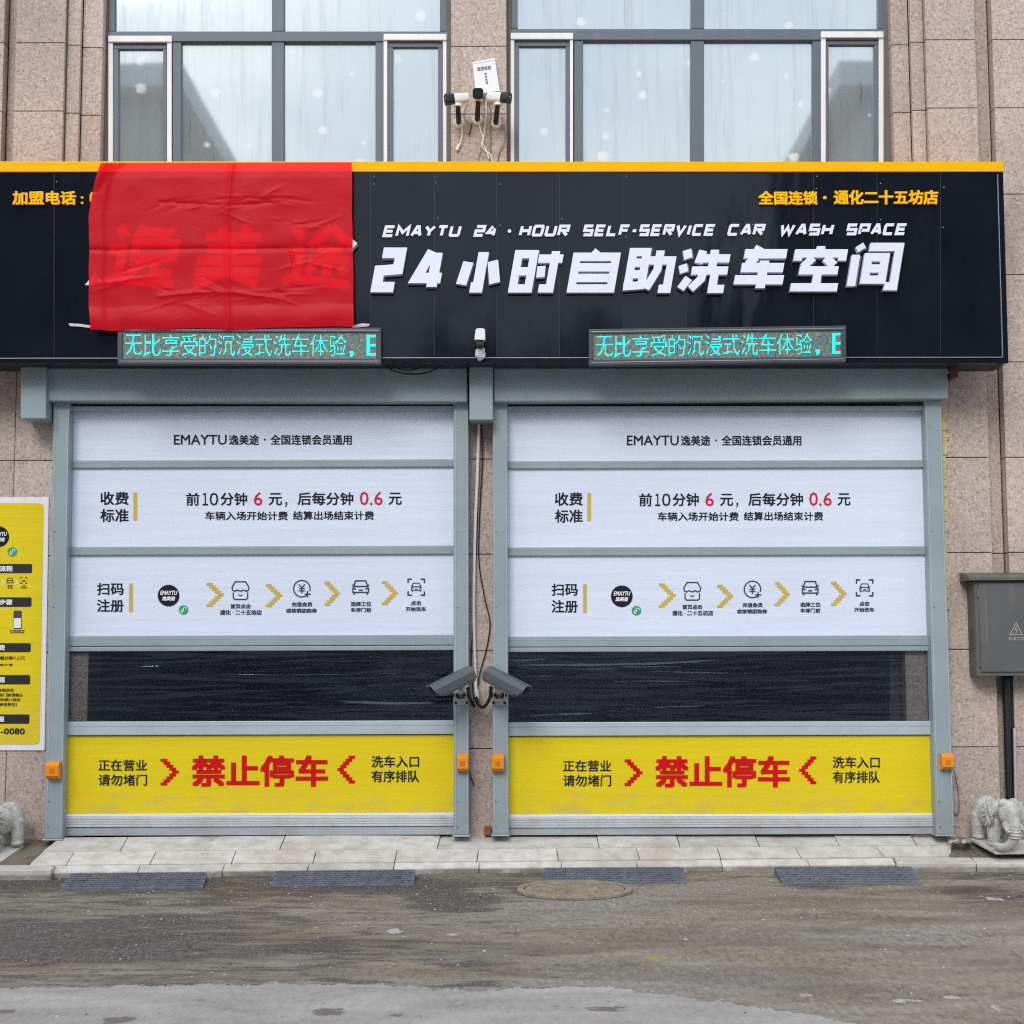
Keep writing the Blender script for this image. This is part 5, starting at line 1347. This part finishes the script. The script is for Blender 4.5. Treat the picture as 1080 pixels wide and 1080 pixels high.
# ================================================================== KERB RAMPS, MANHOLE, BITS
def ramp(label, tl, tr, br, bl):
    r = root('kerb_ramp', label, 'ramp', PG((tl[0]+tr[0])/2, bl[1], 0), 'rubber ramps along the kerb')
    zt, zb_ = .052, .012
    A, B, C_, D_ = PG(*tl, zt), PG(*tr, zt), PG(*br, zb_), PG(*bl, zb_)
    m = MB(); q = [A, B, C_, D_]; m.prism(q, [Vector((p.x, p.y, .0005)) for p in q])
    nrm = (B-A).cross(D_-A).normalized(); nrm = nrm if nrm.z > 0 else -nrm
    k = m; NXr, NYr = 26, 7
    for j in range(NYr):
        for i in range(NXr):
            s = (i+.5+(.5 if j % 2 else 0))/(NXr+.6); t = (j+.6)/(NYr+.2)
            c = (A*(1-s)+B*s)*(1-t)+(D_*(1-s)+C_*s)*t
            ex = (B-A).normalized(); ey = (D_-A).normalized()
            sg_ = 1 if (i+j) % 2 else -1
            ax = (ex+ey*.35*sg_).normalized(); ay = nrm.cross(ax)
            k.obox(c+nrm*.0015, ax, ay, nrm, .018, .0075, .007)
    build('wedge', m, RUBBER, r)
    b = MB()
    for s in (.12, .5, .88):
        c = (A*(1-s)+B*s)*.48+(D_*(1-s)+C_*s)*.52; b.tube([c-nrm*.002, c+nrm*.006], [.019, .015], 12)
    pieces('fixing_bolt', b, BLACKP, r)
ramp('dusty black rubber kerb ramp nearest the left elephant statue', (75, 921.5), (218, 920), (214, 935.5), (62.5, 937))
ramp('dusty black rubber kerb ramp before the right half of the left door', (291, 919), (438, 917.5), (436.5, 932.5), (286, 934))
ramp('dusty black rubber kerb ramp right behind the manhole cover', (574.5, 915.8), (720.5, 914.8), (724, 930), (575, 930.5))
ramp('dusty black rubber kerb ramp nearest the right elephant statue', (816.5, 914.5), (961, 914), (971.5, 932), (825.5, 931))

mc = PG(606, 940, 0)
r = root('manhole_cover', 'round dusty cast iron manhole cover set in the road', 'manhole cover', mc)
R1 = (PG(667, 940, 0)-mc).length
m = MB()
def ringm(mb, c, r0, r1, z0, z1, n=64):
    vs_ = []
    for i in range(n):
        a = 2*math.pi*i/n; ca, sa = math.cos(a), math.sin(a)
        vs_ += [(c.x+r0*ca, c.y+r0*sa, z0), (c.x+r0*ca, c.y+r0*sa, z1), (c.x+r1*ca, c.y+r1*sa, z1), (c.x+r1*ca, c.y+r1*sa, z0)]
    fs_ = []
    for i in range(n):
        a, b = i*4, ((i+1) % n)*4
        for k in range(4): fs_.append((a+k, a+(k+1) % 4, b+(k+1) % 4, b+k))
    mb.add(vs_, fs_)
ringm(m, mc, R1*.88, R1, .001, .022); build('frame_ring', m, IRON, r, bevel=.004)
m = MB(); m.tube([(mc.x, mc.y, .001), (mc.x, mc.y, .018)], R1*.86, 64); cv = build('cover', m, IRON, r)
m = MB(); st = .045
for i in range(-12, 13):
    for j in range(-12, 13):
        x, y = i*st, j*st
        if math.hypot(x, y) < R1*.78: m.box(mc.x+x-.013, mc.x+x+.013, mc.y+y-.013, mc.y+y+.013, .0185, .0225)
build('raised_studs', m, IRON, cv)['kind'] = 'stuff'

a = P(510.5, 880, -.03); m = MB(); m.box(a.x, a.x+.055, -.06, -.005, ZB+.002, ZB+.062)
tag(build('brick', m, BRICK, bevel=.006), 'broken red brick standing on the paving between the middle rails', 'brick')
# loose grit, thickest along the kerb and by the rails
gr = MB(); rz = random.Random(4)
for i in range(1500):
    u = rz.uniform(-30, 1110); q = rz.random()
    v = 921.5+rz.random()**2.2*60 if q < .7 else rz.uniform(930, 1075)
    if u > 1000: v = max(v, 919)
    p = PG(u, v+(3 if u < 60 else 0), 0); s_ = rz.choice([.004, .005, .006, .009]) * (1.6 if rz.random() < .06 else 1)
    d1 = [Vector((rz.uniform(.6, 1.3)*a, rz.uniform(.6, 1.3)*b, rz.uniform(.4, .9)*c))*s_ for a, b, c in ((1,0,0), (0,1,0), (-1,0,0), (0,-1,0), (0,0,1))]
    gr.add([p+q_ for q_ in d1], [(0,1,4), (1,2,4), (2,3,4), (3,0,4)])
gm = M('mixed grit'); gm.col(gm.ramp(gm.rand(), [(0, (.08,.07,.06)), (.5, (.24,.21,.17)), (1, (.48,.46,.43))])); gm.set(.9)
tag(build('road_grit', gr, gm.m), 'loose gravel grit scattered along the foot of the kerb', 'gravel', kind='stuff')
# rubble by the right rail
rb = MB(); rz = random.Random(8)
for i in range(90):
    u = rz.uniform(1000, 1024); v = 883.5+rz.random()*4+abs(rz.gauss(0, 1)); p = PG(u, v, .176); s_ = rz.uniform(.006, .02)
    rb.ball(p, (s_*rz.uniform(.7, 1.3), s_, s_*.7), 6, 4)
tag(build('rubble', rb, gm.m), 'small rubble lying at the foot of the rightmost rail', 'rubble', kind='stuff')

# ================================================================== what the panes mirror: two apartment wings across the road behind the camera
FARW = simple('grey brown render', (.27,.275,.27,1), .85, scale=1)
FARE = simple('pale eave', (.50,.52,.53,1), .7, scale=1)
FARG = simple('dark far glass', (.05,.065,.075,1), .15)
def wing(label, sx):
    x0 = 8.75*sx; x1 = x0+16*sx; y0 = -24.5; y1 = -70; H_ = 16.0
    r = root('apartment_block', label, 'building', ((x0+x1)/2, (y0+y1)/2, 0), 'blocks mirrored in the upstairs panes')
    build('wall', MB().box(x0, x1, y0, y1, 0, H_-.6), FARW, r)
    build('roof', MB().box(x0-.7*sx, x1+.7*sx, y0+.7, y1-.7, H_-.59, H_), FARE, r)
    for fl in range(5):
        for k in range(4):
            xx = x0+(2.4+k*3.6)*sx; z = 1.0+fl*2.85
            build('window', MB().box(xx-.8, xx+.8, y0+.03, y0-.05, z, z+1.5), FARG, r)
        for k in range(8):
            yy = y0-3-k*5; z = 1.0+fl*2.85
            build('window', MB().box(x0-.03*sx, x0+.05*sx, yy-.9, yy+.9, z, z+1.5), FARG, r)
wing('grey apartment block with pale eave mirrored in the left upstairs window', -1)
wing('grey apartment block with pale eave mirrored in the right upstairs window', 1)

r = root('apartment_block', 'unseen apartment slab added across the street end to shape the sign and door reflections', 'building', (0, -95, 0), 'blocks mirrored in the upstairs panes')  # unseen slab added to darken the sign's reflection, pale to grey the doors'
build('wall', MB().box(-30, 30, -95, -110, 0, 23.4), simple('pale far render', (.50,.49,.47,1), .85, scale=1), r); build('roof', MB().box(-30.6, 30.6, -94.4, -110.6, 23.41, 24), FARE, r)
for fl in range(7):
    for k in range(14):
        xx = -27+k*4.1; z = 1.2+fl*3.1
        build('window', MB().box(xx-.9, xx+.9, -94.95, -95.05, z, z+1.6), FARG, r)
